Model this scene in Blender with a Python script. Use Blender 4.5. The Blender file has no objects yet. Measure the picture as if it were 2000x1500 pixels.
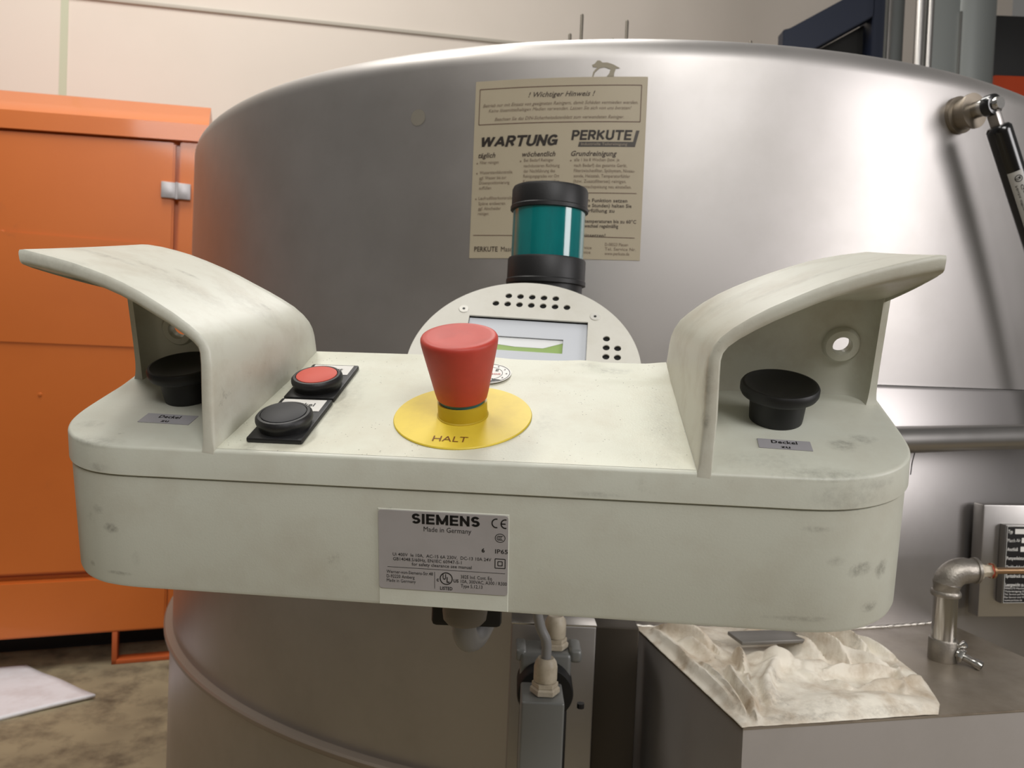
import bpy, bmesh, math, random
from mathutils import Vector as V, Matrix, noise
from math import sin, cos, pi, radians, sqrt, hypot, exp
random.seed(7)
S = bpy.context.scene
COL = S.collection

# ------------------------------------------------------------------ camera, world, lights, exposure
cd = bpy.data.cameras.new('camera'); cam = bpy.data.objects.new('camera', cd); COL.objects.link(cam)
cd.sensor_width = 36; cd.lens = 27; cd.clip_start = .01; cd.clip_end = 100
RT, FW, UP = V((.99916, .00109, .04087)), V((0, .99964, -.0267)), V((-.04089, .02667, .99881))
m = Matrix.Identity(4)
for i, c in enumerate((RT, UP, -FW)):
    for j in range(3): m[j][i] = c[j]
m.translation = V((0, 0, 1.05)); cam.matrix_world = m
cd.dof.use_dof = True; cd.dof.focus_distance = .43; cd.dof.aperture_fstop = 21
S.camera = cam

w = bpy.data.worlds.new('world'); S.world = w; w.use_nodes = True
bg = w.node_tree.nodes['Background']; bg.inputs[0].default_value = (1, .965, .91, 1); bg.inputs[1].default_value = .13

def area(name, loc, target, size, power, col, sy=None):
    ld = bpy.data.lights.new(name, 'AREA'); ld.size = size; ld.energy = power; ld.color = col
    if sy: ld.shape = 'RECTANGLE'; ld.size_y = sy
    o = bpy.data.objects.new(name, ld); COL.objects.link(o); o.location = loc
    o.rotation_euler = (V(target) - V(loc)).to_track_quat('-Z', 'Y').to_euler()
    return o
area('window_light', (2.45, -.55, 1.75), (.5, 1, 1.25), 1.0, 31, (1, .965, .97), 1.35)
area('ceiling_lamp', (-.6, -.6, 3.6), (0, .8, 1), .6, 16, (1, .975, .92), 1.8)
area('hall_lamp', (-1.2, 1.6, 4.2), (-.9, 3.4, 1.6), .5, 72, (1, .96, .90), 2.0)
area('overhead_lamp', (.1, 2.35, 3.4), (0, .6, 1), .6, 23, (1, .98, .94), 1.6)
area('front_fill_light', (.7, -2.3, 3.1), (.2, .6, 1.1), 1.6, 62, (1, .985, .97), 1.0)  # added fill light, brightens the drum centre and the console front
S.view_settings.view_transform = 'Standard'; S.view_settings.look = 'None'
S.view_settings.gamma = 1; S.view_settings.use_curve_mapping = False
S.view_settings.exposure = 0.0

# ------------------------------------------------------------------ materials
def srgb(c):
    return tuple(((x / 255) / 12.92 if x / 255 < .04045 else ((x / 255 + .055) / 1.055) ** 2.4) for x in c) + (1,)
MATS = {}
def mat(name, col, rough=.5, metal=0, dirt=None, dirt_amt=0, scale=20, specks=0, bump=0, bscale=200, rvar=0, coat=0, stretch=None, trans=0, streak=0, spec=.5, spots=None):
    if name in MATS: return MATS[name]
    M = bpy.data.materials.new(name); M.use_nodes = True; nt = M.node_tree; N = nt.nodes; L = nt.links
    b = N['Principled BSDF']; c = srgb(col)
    b.inputs['Base Color'].default_value = c; b.inputs['Roughness'].default_value = rough
    b.inputs['Metallic'].default_value = metal; b.inputs['Coat Weight'].default_value = coat
    b.inputs['Coat Roughness'].default_value = .08
    b.inputs['Specular IOR Level'].default_value = spec
    b.inputs['Transmission Weight'].default_value = trans
    tc = N.new('ShaderNodeTexCoord'); mp = N.new('ShaderNodeMapping'); L.new(tc.outputs['Object'], mp.inputs[0])
    if stretch: mp.inputs['Scale'].default_value = stretch
    def ns(sc, det=4, ro=.6):
        n = N.new('ShaderNodeTexNoise'); n.inputs['Scale'].default_value = sc; n.inputs['Detail'].default_value = det
        n.inputs['Roughness'].default_value = ro; L.new(mp.outputs[0], n.inputs[0]); return n
    def ramp(src, a, bb):
        r = N.new('ShaderNodeMapRange'); r.inputs[1].default_value = a; r.inputs[2].default_value = bb
        L.new(src, r.inputs[0]); return r.outputs[0]
    prev = None
    def mix(fac, c2, amt=1):
        nonlocal prev
        mx = N.new('ShaderNodeMix'); mx.data_type = 'RGBA'
        if prev is None: mx.inputs[6].default_value = c
        else: L.new(prev, mx.inputs[6])
        mx.inputs[7].default_value = c2
        if amt != 1:
            k = N.new('ShaderNodeMath'); k.operation = 'MULTIPLY'; k.inputs[1].default_value = amt; L.new(fac, k.inputs[0]); fac = k.outputs[0]
        L.new(fac, mx.inputs[0]); prev = mx.outputs[2]
    if dirt:
        n = ns(scale, 6, .65); mix(ramp(n.outputs[0], .45, .72), srgb(dirt), dirt_amt)
        n = ns(scale * .23, 3); mix(ramp(n.outputs[0], .42, .75), srgb(dirt), dirt_amt * .7)
    if streak:
        n = ns(scale * 2.3, 5, .75); n2 = ns(scale * .5, 2)
        mu = N.new('ShaderNodeMath'); mu.operation = 'MULTIPLY'
        L.new(ramp(n.outputs[0], .62, .70), mu.inputs[0]); L.new(ramp(n2.outputs[0], .5, .62), mu.inputs[1])
        mix(mu.outputs[0], srgb((70, 62, 52)), streak)
    if specks:
        v = N.new('ShaderNodeTexVoronoi'); v.inputs['Scale'].default_value = specks; L.new(mp.outputs[0], v.inputs[0])
        n = ns(specks * .13, 2)
        mu = N.new('ShaderNodeMath'); mu.operation = 'MULTIPLY'
        L.new(ramp(v.outputs['Distance'], .16, .08), mu.inputs[0]); L.new(ramp(n.outputs[0], .52, .6), mu.inputs[1])
        mix(mu.outputs[0], srgb((75, 66, 52)), .8)
    if spots:
        wn = ns(260, 4, .7); wj = ns(90, 5, .75); wf = ramp(wn.outputs[0], .30, .78); tot = None
        for (sx, sy, sz, rx, ry, rz, st) in spots:
            m2 = N.new('ShaderNodeMapping'); m2.vector_type = 'POINT'; L.new(tc.outputs['Object'], m2.inputs[0])
            k = (1000 / rx, 1000 / ry, 1000 / rz); m2.inputs['Scale'].default_value = k
            m2.inputs['Location'].default_value = (-sx * .001 * k[0], -sy * .001 * k[1], -sz * .001 * k[2])
            ln = N.new('ShaderNodeVectorMath'); ln.operation = 'LENGTH'; L.new(m2.outputs[0], ln.inputs[0])
            r = N.new('ShaderNodeMapRange'); r.inputs[1].default_value = 1; r.inputs[2].default_value = .35; r.inputs[4].default_value = st
            jg = N.new('ShaderNodeMath'); jg.operation = 'MULTIPLY_ADD'; jg.inputs[1].default_value = -1.6; L.new(wj.outputs[0], jg.inputs[0]); jd = N.new('ShaderNodeMath'); jd.operation = 'ADD'; jd.inputs[1].default_value = .8
            L.new(ln.outputs['Value'], jd.inputs[0]); L.new(jd.outputs[0], jg.inputs[2]); L.new(jg.outputs[0], r.inputs[0])
            if tot is None: tot = r.outputs[0]
            else:
                ad = N.new('ShaderNodeMath'); ad.operation = 'MAXIMUM'; L.new(tot, ad.inputs[0]); L.new(r.outputs[0], ad.inputs[1]); tot = ad.outputs[0]
        mu = N.new('ShaderNodeMath'); mu.operation = 'MULTIPLY'; L.new(tot, mu.inputs[0]); L.new(wf, mu.inputs[1])
        mix(mu.outputs[0], srgb((66, 60, 52)))
    if prev: L.new(prev, b.inputs['Base Color'])
    if rvar:
        n = ns(scale * .6, 4); r = N.new('ShaderNodeMapRange'); r.inputs[3].default_value = rough - rvar; r.inputs[4].default_value = rough + rvar
        r.inputs[1].default_value = .3; r.inputs[2].default_value = .7
        L.new(n.outputs[0], r.inputs[0]); L.new(r.outputs[0], b.inputs['Roughness'])
    if bump:
        n = ns(bscale, 3); bn = N.new('ShaderNodeBump'); bn.inputs['Strength'].default_value = bump; bn.inputs['Distance'].default_value = .001
        L.new(n.outputs[0], bn.inputs['Height']); L.new(bn.outputs[0], b.inputs['Normal'])
    MATS[name] = M; return M

SPB = [(-179, 0, -44, 5, 60, 3, .8), (-187, 0, -35, 4, 60, 3, .5), (-177, 0, -68, 9, 60, 1.3, .7), (-194, 0, -66, 2.5, 60, 2, .7), (-166, 0, -59, 3, 60, 5, .25),
       (177, 0, -24.5, 9, 60, 1.8, .5), (187, 0, -40, 5, 60, 3, .4), (199, 0, -45, 7, 60, 4, .75), (211, 0, -48, 4, 60, 5, .85), (206, 0, -65, 5, 60, 3, .7), (172, 0, -68, 22, 60, 1.5, .4),
       (75, 0, -12.5, 16, 30, 1.6, .4), (189, 0, -10, 22, 60, 8, .28), (202, 0, -5, 12, 60, 4, .3), (-183, 0, -12, 8, 60, 3, .35),
       (195, 34, 0, 9, 7, 3, .55), (206, 41, 0, 8, 6, 3, .5), (178, 4, 0, 26, 7, 3, .45), (-188, 4, 0, 18, 7, 3, .4), (-200, 22, 0, 9, 5, 3, .3), (155, 14, 0, 28, 12, 3, .22)]
SPW = [(-200, 60, 84, 26, 5, 40, .45), (-176, 70, 74, 12, 4, 40, .4), (-165, 84, 66, 8, 3, 40, .6), (-150, 60, 66, 26, 14, 40, .22), (-132, 90, 46, 22, 16, 30, .22), (-128, 100, 40, 4, 3, 30, .5),
       (122, 8, 24, 3, 6, 5, .6), (121, 12, 40, 5, 8, 14, .4), (170, 60, 76, 50, 6, 40, .25), (140, 90, 50, 30, 12, 40, .2), (-186, 20, 92, 30, 16, 8, .3)]
PLA = mat('cream_plastic', (204, 206, 193), .42, dirt=(176, 168, 150), dirt_amt=.3, scale=26, streak=.25, specks=0, bump=.06, bscale=900, spots=SPB)
PLD = mat('cream_plastic_speckled', (214, 215, 198), .45, dirt=(188, 178, 154), dirt_amt=.35, scale=30, specks=420, bump=.12, bscale=900, spots=[(-104, 18, 0, 9, 34, 3, .28), (-104, 70, 0, 9, 40, 3, .25), (-70, 60, 0, 9, 46, 3, .22), (80, 118, 0, 14, 6, 5, .5), (66, 124, 0, 12, 5, 5, .35), (108, 40, 0, 10, 60, 4, .16), (45, 44, 0, 10, 20, 4, .18)])
PLW = mat('cream_plastic_worn', (204, 204, 191), .40, dirt=(164, 152, 132), dirt_amt=.42, scale=34, streak=.3, bump=.06, bscale=800, spots=SPW)
BLP = mat('palm_black_plastic', (13, 13, 13), .5)
BLK = mat('black_plastic', (24, 24, 25), .48, bump=.1, bscale=700)
BLM = mat('black_matte', (12, 12, 12), .6)
BLG = mat('black_gloss_paint', (10, 10, 11), .22, coat=.5)
RED = mat('red_plastic', (196, 66, 52), .5, dirt=(150, 50, 40), dirt_amt=.3, scale=60)
REDF = mat('red_cap_plastic', (206, 84, 68), .6)
YEL = mat('yellow_plastic', (232, 206, 66), .45, dirt=(200, 172, 60), dirt_amt=.35, scale=60)
YELD = mat('yellow_collar_plastic', (196, 168, 40), .4)
TEALR = mat('teal_ring_plastic', (40, 108, 120), .35)
STL = mat('tank_steel', (190, 186, 183), .45, .88, dirt=(150, 146, 138), dirt_amt=.3, scale=4, rvar=.05)
STC = mat('side_tank_steel', (186, 181, 178), .5, .6, dirt=(158, 153, 146), dirt_amt=.3, scale=6)
STB = mat('brushed_steel', (176, 173, 170), .34, .95, dirt=(150, 145, 138), dirt_amt=.3, scale=8, rvar=.05)
STR = mat('rough_cast_steel', (160, 154, 145), .42, .85, bump=.4, bscale=420)
BOSS = mat('dull_boss_steel', (150, 140, 126), .42, .85)
SHINY = mat('polished_steel', (200, 198, 194), .2, 1)
DIRTYST = mat('stained_steel_top', (146, 136, 122), .42, .45, dirt=(96, 84, 68), dirt_amt=.7, scale=10, rvar=.12, streak=.25)
WELD = mat('weld_bead', (205, 200, 190), .3, 1, bump=.8, bscale=300)
GRYP = mat('grey_painted_metal', (128, 130, 128), .4, .3)
GLD = mat('ivory_gland_plastic', (206, 196, 176), .45, dirt=(150, 135, 110), dirt_amt=.5, scale=90)
CAB = mat('grey_cable', (138, 138, 138), .4)
GASK = mat('grey_gasket', (118, 112, 104), .5)
ORG = mat('orange_paint', (212, 112, 40), .42, dirt=(198, 100, 32), dirt_amt=.35, scale=3, streak=.12, coat=.35)
ORGD = mat('orange_frame_paint', (190, 92, 44), .5)
HNG = mat('zinc_hinge', (186, 182, 184), .4, .4, dirt=(150, 146, 146), dirt_amt=.5, scale=40)
WALL = mat('painted_wall', (226, 217, 206), .7, dirt=(214, 205, 192), dirt_amt=.3, scale=1.5)
CONC = mat('concrete_floor', (160, 148, 120), .6, dirt=(76, 67, 54), dirt_amt=.9, scale=9, bump=.2, bscale=60)
PAPR = mat('white_sheet', (240, 240, 246), .5, dirt=(214, 206, 208), dirt_amt=.6, scale=14)
SGN = mat('notice_paper', (176, 165, 142), .45, dirt=(160, 149, 126), dirt_amt=.3, scale=14)
INK = mat('print_ink', (38, 30, 24), .5)
INKF = mat('faded_print_ink', (122, 106, 88), .5)
INKB = mat('brown_line_ink', (84, 52, 40), .5)
INKBAR = mat('grey_bar_ink', (70, 64, 58), .5)
SILV = mat('silver_label', (172, 168, 168), .38, .25, dirt=(158, 154, 152), dirt_amt=.4, scale=60)
INKN = mat('nameplate_ink', (14, 13, 13), .5)
CLOTH = mat('stained_cloth', (232, 226, 212), .55, dirt=(150, 122, 84), dirt_amt=.7, scale=26, streak=.35, bump=.25, bscale=500, spots=[(60, 8, 735, 60, 9, 80, .5), (150, 6, 735, 60, 7, 80, .4), (36, 60, 735, 20, 30, 80, .3), (62, 44, 735, 18, 26, 80, .45), (86, 86, 745, 12, 8, 80, .6), (20, 90, 745, 14, 50, 80, .3), (70, 190, 740, 20, 14, 80, .6), (224, 150, 740, 10, 8, 80, .5), (100, 20, 740, 50, 16, 80, .3)])
NAVY = mat('navy_paint', (14, 23, 42), .5)
LENS = mat('teal_lens', (0, 128, 128), .12, coat=1, dirt=(0, 84, 88), dirt_amt=.7, scale=22, stretch=(1, 1, .25))
SCR = mat('display_panel', (204, 208, 214), .3)
LCD = mat('lcd_green', (158, 186, 112), .15, coat=1)
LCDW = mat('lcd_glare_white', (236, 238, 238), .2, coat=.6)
WHT = mat('white_vinyl', (222, 220, 214), .4)
REDI = mat('red_ink', (190, 60, 50), .5)
COPPER = mat('copper_tube', (168, 136, 104), .3, .85)
REDSEAL = mat('red_thread_seal', (176, 60, 30), .5)
GRYC = mat('grey_column_paint', (122, 126, 124), .45, .2)
BOLT = mat('threaded_rod_steel', (120, 114, 104), .45, .8)
TAPE = mat('grey_label_tape', (162, 160, 164), .4)
FADED = mat('faded_sticker', (150, 142, 122), .5)
GREENM = mat('green_joint_paint', (196, 202, 178), .7)
ALU = mat('painted_display_plate', (214, 212, 202), .42, dirt=(198, 194, 180), dirt_amt=.4, scale=40)

# ------------------------------------------------------------------ helpers
def link(name, me, mt, parent=None, smooth=True, label=None):
    o = bpy.data.objects.new(name, me); COL.objects.link(o)
    if mt and not me.materials: me.materials.append(mt)
    if smooth:
        for p in me.polygons: p.use_smooth = True
        me.set_sharp_from_angle(angle=radians(38))
    if parent: o.parent = parent
    if label: o['label'] = label
    return o
def mesh(name, vs, fs, mt, parent=None, smooth=True, sc=1, label=None, fix=True):
    me = bpy.data.meshes.new(name); me.from_pydata([V(v) * sc for v in vs], [], fs)
    if fix:
        bm = bmesh.new(); bm.from_mesh(me); bmesh.ops.recalc_face_normals(bm, faces=bm.faces); bm.to_mesh(me); bm.free()
    return link(name, me, mt, parent, smooth, label)
def frombm(name, bm, mt, parent=None, smooth=True, label=None):
    bmesh.ops.recalc_face_normals(bm, faces=bm.faces)
    me = bpy.data.meshes.new(name); bm.to_mesh(me); bm.free(); return link(name, me, mt, parent, smooth, label)
def tag(o, label, cat, group=None, kind=None):
    if label: o['label'] = label
    if cat: o['category'] = cat
    if group: o['group'] = group
    if kind: o['kind'] = kind
    return o
def empty(name, loc, label, cat, rot=None, group=None):
    o = bpy.data.objects.new(name, None); COL.objects.link(o); o.empty_display_size = .05
    mm = Matrix.Identity(4)
    if rot is not None: mm = rot.to_4x4() if isinstance(rot, Matrix) else Matrix.Rotation(rot, 4, 'Z')
    mm.translation = V(loc); o.matrix_world = mm
    return tag(o, label, cat, group)
def bxm(bm, lo, hi, bev=0, mtx=None, seg=2):
    r = bmesh.ops.create_cube(bm, size=1); vs = r['verts']
    for v in vs: v.co = V((lo[i] + (v.co[i] + .5) * (hi[i] - lo[i]) for i in range(3)))
    if bev:
        es = list({e for v in vs for e in v.link_edges})
        r2 = bmesh.ops.bevel(bm, geom=es, offset=bev, segments=seg, affect='EDGES', profile=.5)
        vs = list({v for f in r2['faces'] for v in f.verts} | {v for v in vs if v.is_valid})
    if mtx:
        done = set()
        for v in vs:
            if v.is_valid and v not in done: v.co = mtx @ v.co; done.add(v)
    return vs
def box(name, lo, hi, mt, parent=None, bev=0, mtx=None, label=None, seg=2):
    bm = bmesh.new(); bxm(bm, lo, hi, bev, None, seg)
    if mtx: bmesh.ops.transform(bm, matrix=mtx, verts=bm.verts)
    return frombm(name, bm, mt, parent, True, label)
def lathe(name, prof, mt, parent=None, n=64, mtx=None, label=None, a0=0, a1=2 * pi, cap=True):
    full = abs(a1 - a0 - 2 * pi) < 1e-6; vs = []; fs = []; k = n if full else n + 1
    for r, z in prof:
        for i in range(k):
            a = a0 + (a1 - a0) * i / n; vs.append((r * cos(a), r * sin(a), z))
    for j in range(len(prof) - 1):
        for i in range(n):
            i2 = (i + 1) % k
            fs.append((j * k + i, j * k + i2, (j + 1) * k + i2, (j + 1) * k + i))
    if full and cap:
        if prof[0][0] > 1e-6: fs.append(tuple(range(k))[::-1])
        if prof[-1][0] > 1e-6: fs.append(tuple((len(prof) - 1) * k + i for i in range(k)))
    me = bpy.data.meshes.new(name); me.from_pydata([V(v) for v in vs], [], fs)
    bm = bmesh.new(); bm.from_mesh(me); bmesh.ops.remove_doubles(bm, verts=bm.verts, dist=1e-7)
    if mtx: bmesh.ops.transform(bm, matrix=mtx, verts=bm.verts)
    bmesh.ops.recalc_face_normals(bm, faces=bm.faces); bm.to_mesh(me); bm.free()
    return link(name, me, mt, parent, True, label)
def axis_m(p, d):
    d = V(d).normalized(); q = d.to_track_quat('Z', 'Y'); mm = q.to_matrix().to_4x4(); mm.translation = V(p); return mm
def tube(name, pts, r, mt, parent=None, n=16, label=None, caps=True, res=8, smoothpath=True):
    P = [V(p) for p in pts]
    if smoothpath and len(P) > 2:
        Q = []
        for i in range(len(P) - 1):
            p0, p1, p2, p3 = P[max(i - 1, 0)], P[i], P[i + 1], P[min(i + 2, len(P) - 1)]
            for k in range(res):
                t = k / res
                Q.append(.5 * ((2 * p1) + (-p0 + p2) * t + (2 * p0 - 5 * p1 + 4 * p2 - p3) * t * t + (-p0 + 3 * p1 - 3 * p2 + p3) * t ** 3))
        P = Q + [P[-1]]
    vs = []; fs = []; up = V((.13, .2, 1)).normalized()
    for i, p in enumerate(P):
        t = (P[min(i + 1, len(P) - 1)] - P[max(i - 1, 0)]).normalized()
        a = t.cross(up).normalized(); b = a.cross(t)
        rr = r[i] if isinstance(r, list) else r
        for k in range(n): vs.append(p + rr * (a * cos(2 * pi * k / n) + b * sin(2 * pi * k / n)))
    for i in range(len(P) - 1):
        for k in range(n): fs.append((i * n + k, i * n + (k + 1) % n, (i + 1) * n + (k + 1) % n, (i + 1) * n + k))
    if caps: fs += [tuple(range(n)), tuple((len(P) - 1) * n + k for k in range(n))]
    return mesh(name, vs, fs, mt, parent, label=label)
def prism(name, poly, z0, z1, mt, parent=None, mtx=None, bev=0, label=None, sc=1):
    bm = bmesh.new(); n = len(poly)
    a = [bm.verts.new((x * sc, y * sc, z0 * sc)) for x, y in poly]; b = [bm.verts.new((x * sc, y * sc, z1 * sc)) for x, y in poly]
    bm.faces.new(a[::-1]); top = bm.faces.new(b)
    for i in range(n): bm.faces.new((a[i], a[(i + 1) % n], b[(i + 1) % n], b[i]))
    if bev: bmesh.ops.bevel(bm, geom=list(top.edges), offset=bev * sc, segments=2, affect='EDGES')
    if mtx: bmesh.ops.transform(bm, matrix=mtx, verts=bm.verts)
    return frombm(name, bm, mt, parent, True, label)
class Print:
    """flat lettering gathered into one mesh; f maps plane (x, y) metres to local space"""
    def __init__(s, f): s.f = f; s.v = []; s.p = []
    def text(s, body, x, y, w=None, h=None, al='L', bold=0, shear=0, rot=0):
        if 'M' in body: bold = 0
        cu = bpy.data.curves.new('t', 'FONT'); cu.body = body; cu.size = 1; cu.offset = bold; cu.shear = shear; cu.resolution_u = 2; cu.space_character = 1 + bold * 2.4
        ob = bpy.data.objects.new('t', cu); me = bpy.data.meshes.new_from_object(ob)
        if not me.vertices: return
        xs = [q.co.x for q in me.vertices]; a, b = min(xs), max(xs)
        sy = h / .69; sx = (w / (b - a)) if w else sy
        W = (b - a) * sx; ox = x - (0 if al == 'L' else W / 2 if al == 'C' else W)
        n0 = len(s.v); cr, sr = cos(rot), sin(rot)
        for q in me.vertices:
            px, py = (q.co.x - a) * sx + ox - x, q.co.y * sy
            s.v.append((x + px * cr - py * sr, y + px * sr + py * cr))
        for p in me.polygons: s.p.append(tuple(n0 + i for i in p.vertices))
        bpy.data.meshes.remove(me); bpy.data.objects.remove(ob); bpy.data.curves.remove(cu)
    def poly(s, pts):
        n0 = len(s.v); s.v += pts; s.p.append(tuple(range(n0, n0 + len(pts))))
    def line(s, x0, y0, x1, y1, t):
        L = hypot(x1 - x0, y1 - y0); nx, ny = -(y1 - y0) / L * t / 2, (x1 - x0) / L * t / 2; n = max(1, int(L / .01))
        for i in range(n):
            a, b = i / n, (i + 1) / n
            xa, ya, xb, yb = x0 + (x1 - x0) * a, y0 + (y1 - y0) * a, x0 + (x1 - x0) * b, y0 + (y1 - y0) * b
            s.poly([(xa - nx, ya - ny), (xb - nx, yb - ny), (xb + nx, yb + ny), (xa + nx, ya + ny)])
    def rect(s, x0, y0, x1, y1, t):
        s.line(x0, y0, x1, y0, t); s.line(x1, y0, x1, y1, t); s.line(x1, y1, x0, y1, t); s.line(x0, y1, x0, y0, t)
    def ring(s, x, y, rx, ry, t, a0=0, a1=2 * pi, n=40):
        for i in range(n):
            a, b = a0 + (a1 - a0) * i / n, a0 + (a1 - a0) * (i + 1) / n
            s.poly([(x + rx * cos(a), y + ry * sin(a)), (x + rx * cos(b), y + ry * sin(b)), (x + (rx - t) * cos(b), y + (ry - t) * sin(b)), (x + (rx - t) * cos(a), y + (ry - t) * sin(a))])
    def stroke(s, body, x, y, w, h, t=.21, shear=0, gap=.2):
        A = lambda cx, cy, rx, ry, a0, a1: ('a', cx, cy, rx, ry, a0, a1)
        G = {'I': (.0, [(0, 0, 0, 1)]), 'E': (.55, [(0, 0, 0, 1), (0, 0, .55, 0), (0, .5, .5, .5), (0, 1, .55, 1)]), 'M': (.9, [(0, 0, 0, 1), (0, 1, .45, 0), (.45, 0, .9, 1), (.9, 1, .9, 0)]),
             'N': (.65, [(0, 0, 0, 1), (0, 1, .65, 0), (.65, 0, .65, 1)]), 'W': (1.1, [(0, 1, .25, 0), (.25, 0, .55, 1), (.55, 1, .85, 0), (.85, 0, 1.1, 1)]), 'A': (.8, [(0, 0, .4, 1), (.4, 1, .8, 0), (.15, .3, .65, .3)]),
             'T': (.7, [(0, 1, .7, 1), (.35, 1, .35, 0)]), 'K': (.65, [(0, 0, 0, 1), (0, .42, .62, 1), (.2, .58, .65, 0)]), 'P': (.58, [(0, 0, 0, 1), (0, 1, .35, 1), (0, .45, .35, .45), A(.32, .725, .28, .275, -90, 90)]),
             'R': (.62, [(0, 0, 0, 1), (0, 1, .35, 1), (0, .48, .35, .48), A(.32, .74, .28, .26, -90, 90), (.32, .48, .62, 0)]), 'U': (.65, [(0, 1, 0, .3), (.65, 1, .65, .3), A(.325, .32, .325, .32, 180, 360)]),
             'S': (.56, [A(.28, .745, .27, .255, 25, 270), A(.28, .255, .28, .255, -155, 90)]), 'G': (.7, [A(.36, .5, .36, .5, 40, 340), (.7, .45, .7, .1), (.42, .45, .7, .45)])}
        tot = sum(G[c][0] + t + gap for c in body) - gap; sx = w / tot; sy = h / (1 + t); cx = t / 2
        def put(px, py): s_y = (py + t / 2) * sy; return (x + (px) * sx + s_y * shear, y + s_y)
        for c in body:
            gw, els = G[c]
            for e in els:
                if e[0] == 'a':
                    _, ax, ay, rx, ry, a0, a1 = e; n = 14; P_ = [(ax + rx * cos(radians(a0 + (a1 - a0) * i / n)), ay + ry * sin(radians(a0 + (a1 - a0) * i / n))) for i in range(n + 1)]
                else: P_ = [e[:2], e[2:]]
                for (xa, ya), (xb, yb) in zip(P_, P_[1:]):
                    L = hypot(xb - xa, yb - ya); ux, uy = (xb - xa) / L, (yb - ya) / L; k = t / 2 if e[0] != 'a' else .02
                    if e[0] != 'a' and abs(ux) > .15 and abs(uy) > .15: k = .03
                    xa2, ya2, xb2, yb2 = xa - ux * k, ya - uy * k, xb + ux * k, yb + uy * k; nx, ny = -uy * t / 2, ux * t / 2
                    s.poly([put(cx + xa2 - nx, ya2 - ny), put(cx + xb2 - nx, yb2 - ny), put(cx + xb2 + nx, yb2 + ny), put(cx + xa2 + nx, ya2 + ny)])
            cx += gw + t + gap
    def done(s, name, mt, parent, label=None):
        me = bpy.data.meshes.new(name); me.from_pydata([s.f(x, y) for x, y in s.v], [], s.p)
        return link(name, me, mt, parent, False, label)

# ------------------------------------------------------------------ setting: floor and wall
struct = lambda o: tag(o, None, None, kind='structure')
struct(box('floor', (-5, -2.6, -.08), (4.5, 6.2, 0), CONC))
th = radians(20); WD, WN = V((cos(th), sin(th), 0)), V((-sin(th), cos(th), 0))
def frame_m(o, d, n):
    mm = Matrix.Identity(4)
    for i, c in enumerate((V(d), V(n), V((0, 0, 1)))):
        for j in range(3): mm[j][i] = c[j]
    mm.translation = V(o); return mm
WM = frame_m((0, 4.2, 0), WD, WN)
struct(box('wall_back', (-4.2, 0, 0), (3.6, .12, 4.2), WALL, mtx=WM))
bm = bmesh.new(); bxm(bm, (-3.6, -.012, -.009), (.9, 0, .009), .003)
bmesh.ops.transform(bm, matrix=Matrix.Rotation(-math.atan2(.16, 2.02), 4, 'Y'), verts=bm.verts)
struct(box('wall_front', (-5, -2.6, 0), (4.5, -2.5, 4.2), mat('hall_wall', (138, 135, 130), .8)))
o = frombm('trim_1', bm, mat('trim_grey', (186, 180, 168), .6), None); o.matrix_world = WM @ Matrix.Translation((0, 0, 2.774)); struct(o)
struct(box('trim_2', (-2.20, -.004, 0), (-2.17, 0, 4.1), GREENM, mtx=WM))

# ------------------------------------------------------------------ the drum of the washing machine
TX, TY = .2256, 1.9088
tank = empty('washing_drum', (TX, TY, 0), 'large round stainless steel washing machine drum with rolled rim filling the background', 'machine')
RL, RB, SEAM = .95, .9655, 1.0412
def arcp(R, z, r, a0, a1, n, cx=None):
    return [(R - r + r * cos(a0 + (a1 - a0) * i / n), z + r * sin(a0 + (a1 - a0) * i / n)) for i in range(n + 1)]
lathe('lid_shell', [(RL - .02, SEAM + .001), (RL, SEAM + .001), (RL, 1.2), (RL, 1.40)] + arcp(RL, 1.434, .036, 0, pi / 2, 12) + [(.80, 1.474), (.5, 1.50), (.2, 1.51), (0, 1.512)], STL, tank, 256)
lathe('body_shell', [(RB - .03, .52), (RB, .5), (RB, .8), (RB, SEAM - .004)] + [(RB - .003, SEAM), (RL - .03, SEAM)], mat('drum_body_steel_dimmed', (176, 172, 170), .38, .92, dirt=(130, 125, 118), dirt_amt=.3, scale=4), tank, 256)  # steel coloured darker than the lid to stand in for dark reflections
lathe('flange_ring', [(RB - .005, .498), (.9785, .498), (.9815, .501), (.9815, .5065), (.979, .5095), (RB - .002, .5095)], mat('flange_steel', (150, 138, 126), .45, .6), tank, 256)
lathe('base_skirt', [(.969, .12), (.9695, .16), (.9695, .498), (.95, .4985)], MATS['drum_body_steel_dimmed'], tank, 256)
lathe('floor_plinth', [(.90, 0), (.90, .12)], BLM, tank, 96)
# dim round stain on the lid
def cylf(z0, a0, R=RL, e=.0006):
    return lambda x, y: ((R + e) * cos(a0 + x / R), (R + e) * sin(a0 + x / R), z0 + y)
pr = Print(cylf(1.372, radians(-112.6), RL, .0003)); pr.poly([(.011 * cos(i * pi / 10), .011 * sin(i * pi / 10)) for i in range(20)])
pr.done('round_stain', mat('stain_grey', (160, 154, 142), .5, .6), tank)
# two hole dots and a drip on the body
for a, z in ((-68.6, .857), (-70.3, .742)):
    pass
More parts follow.
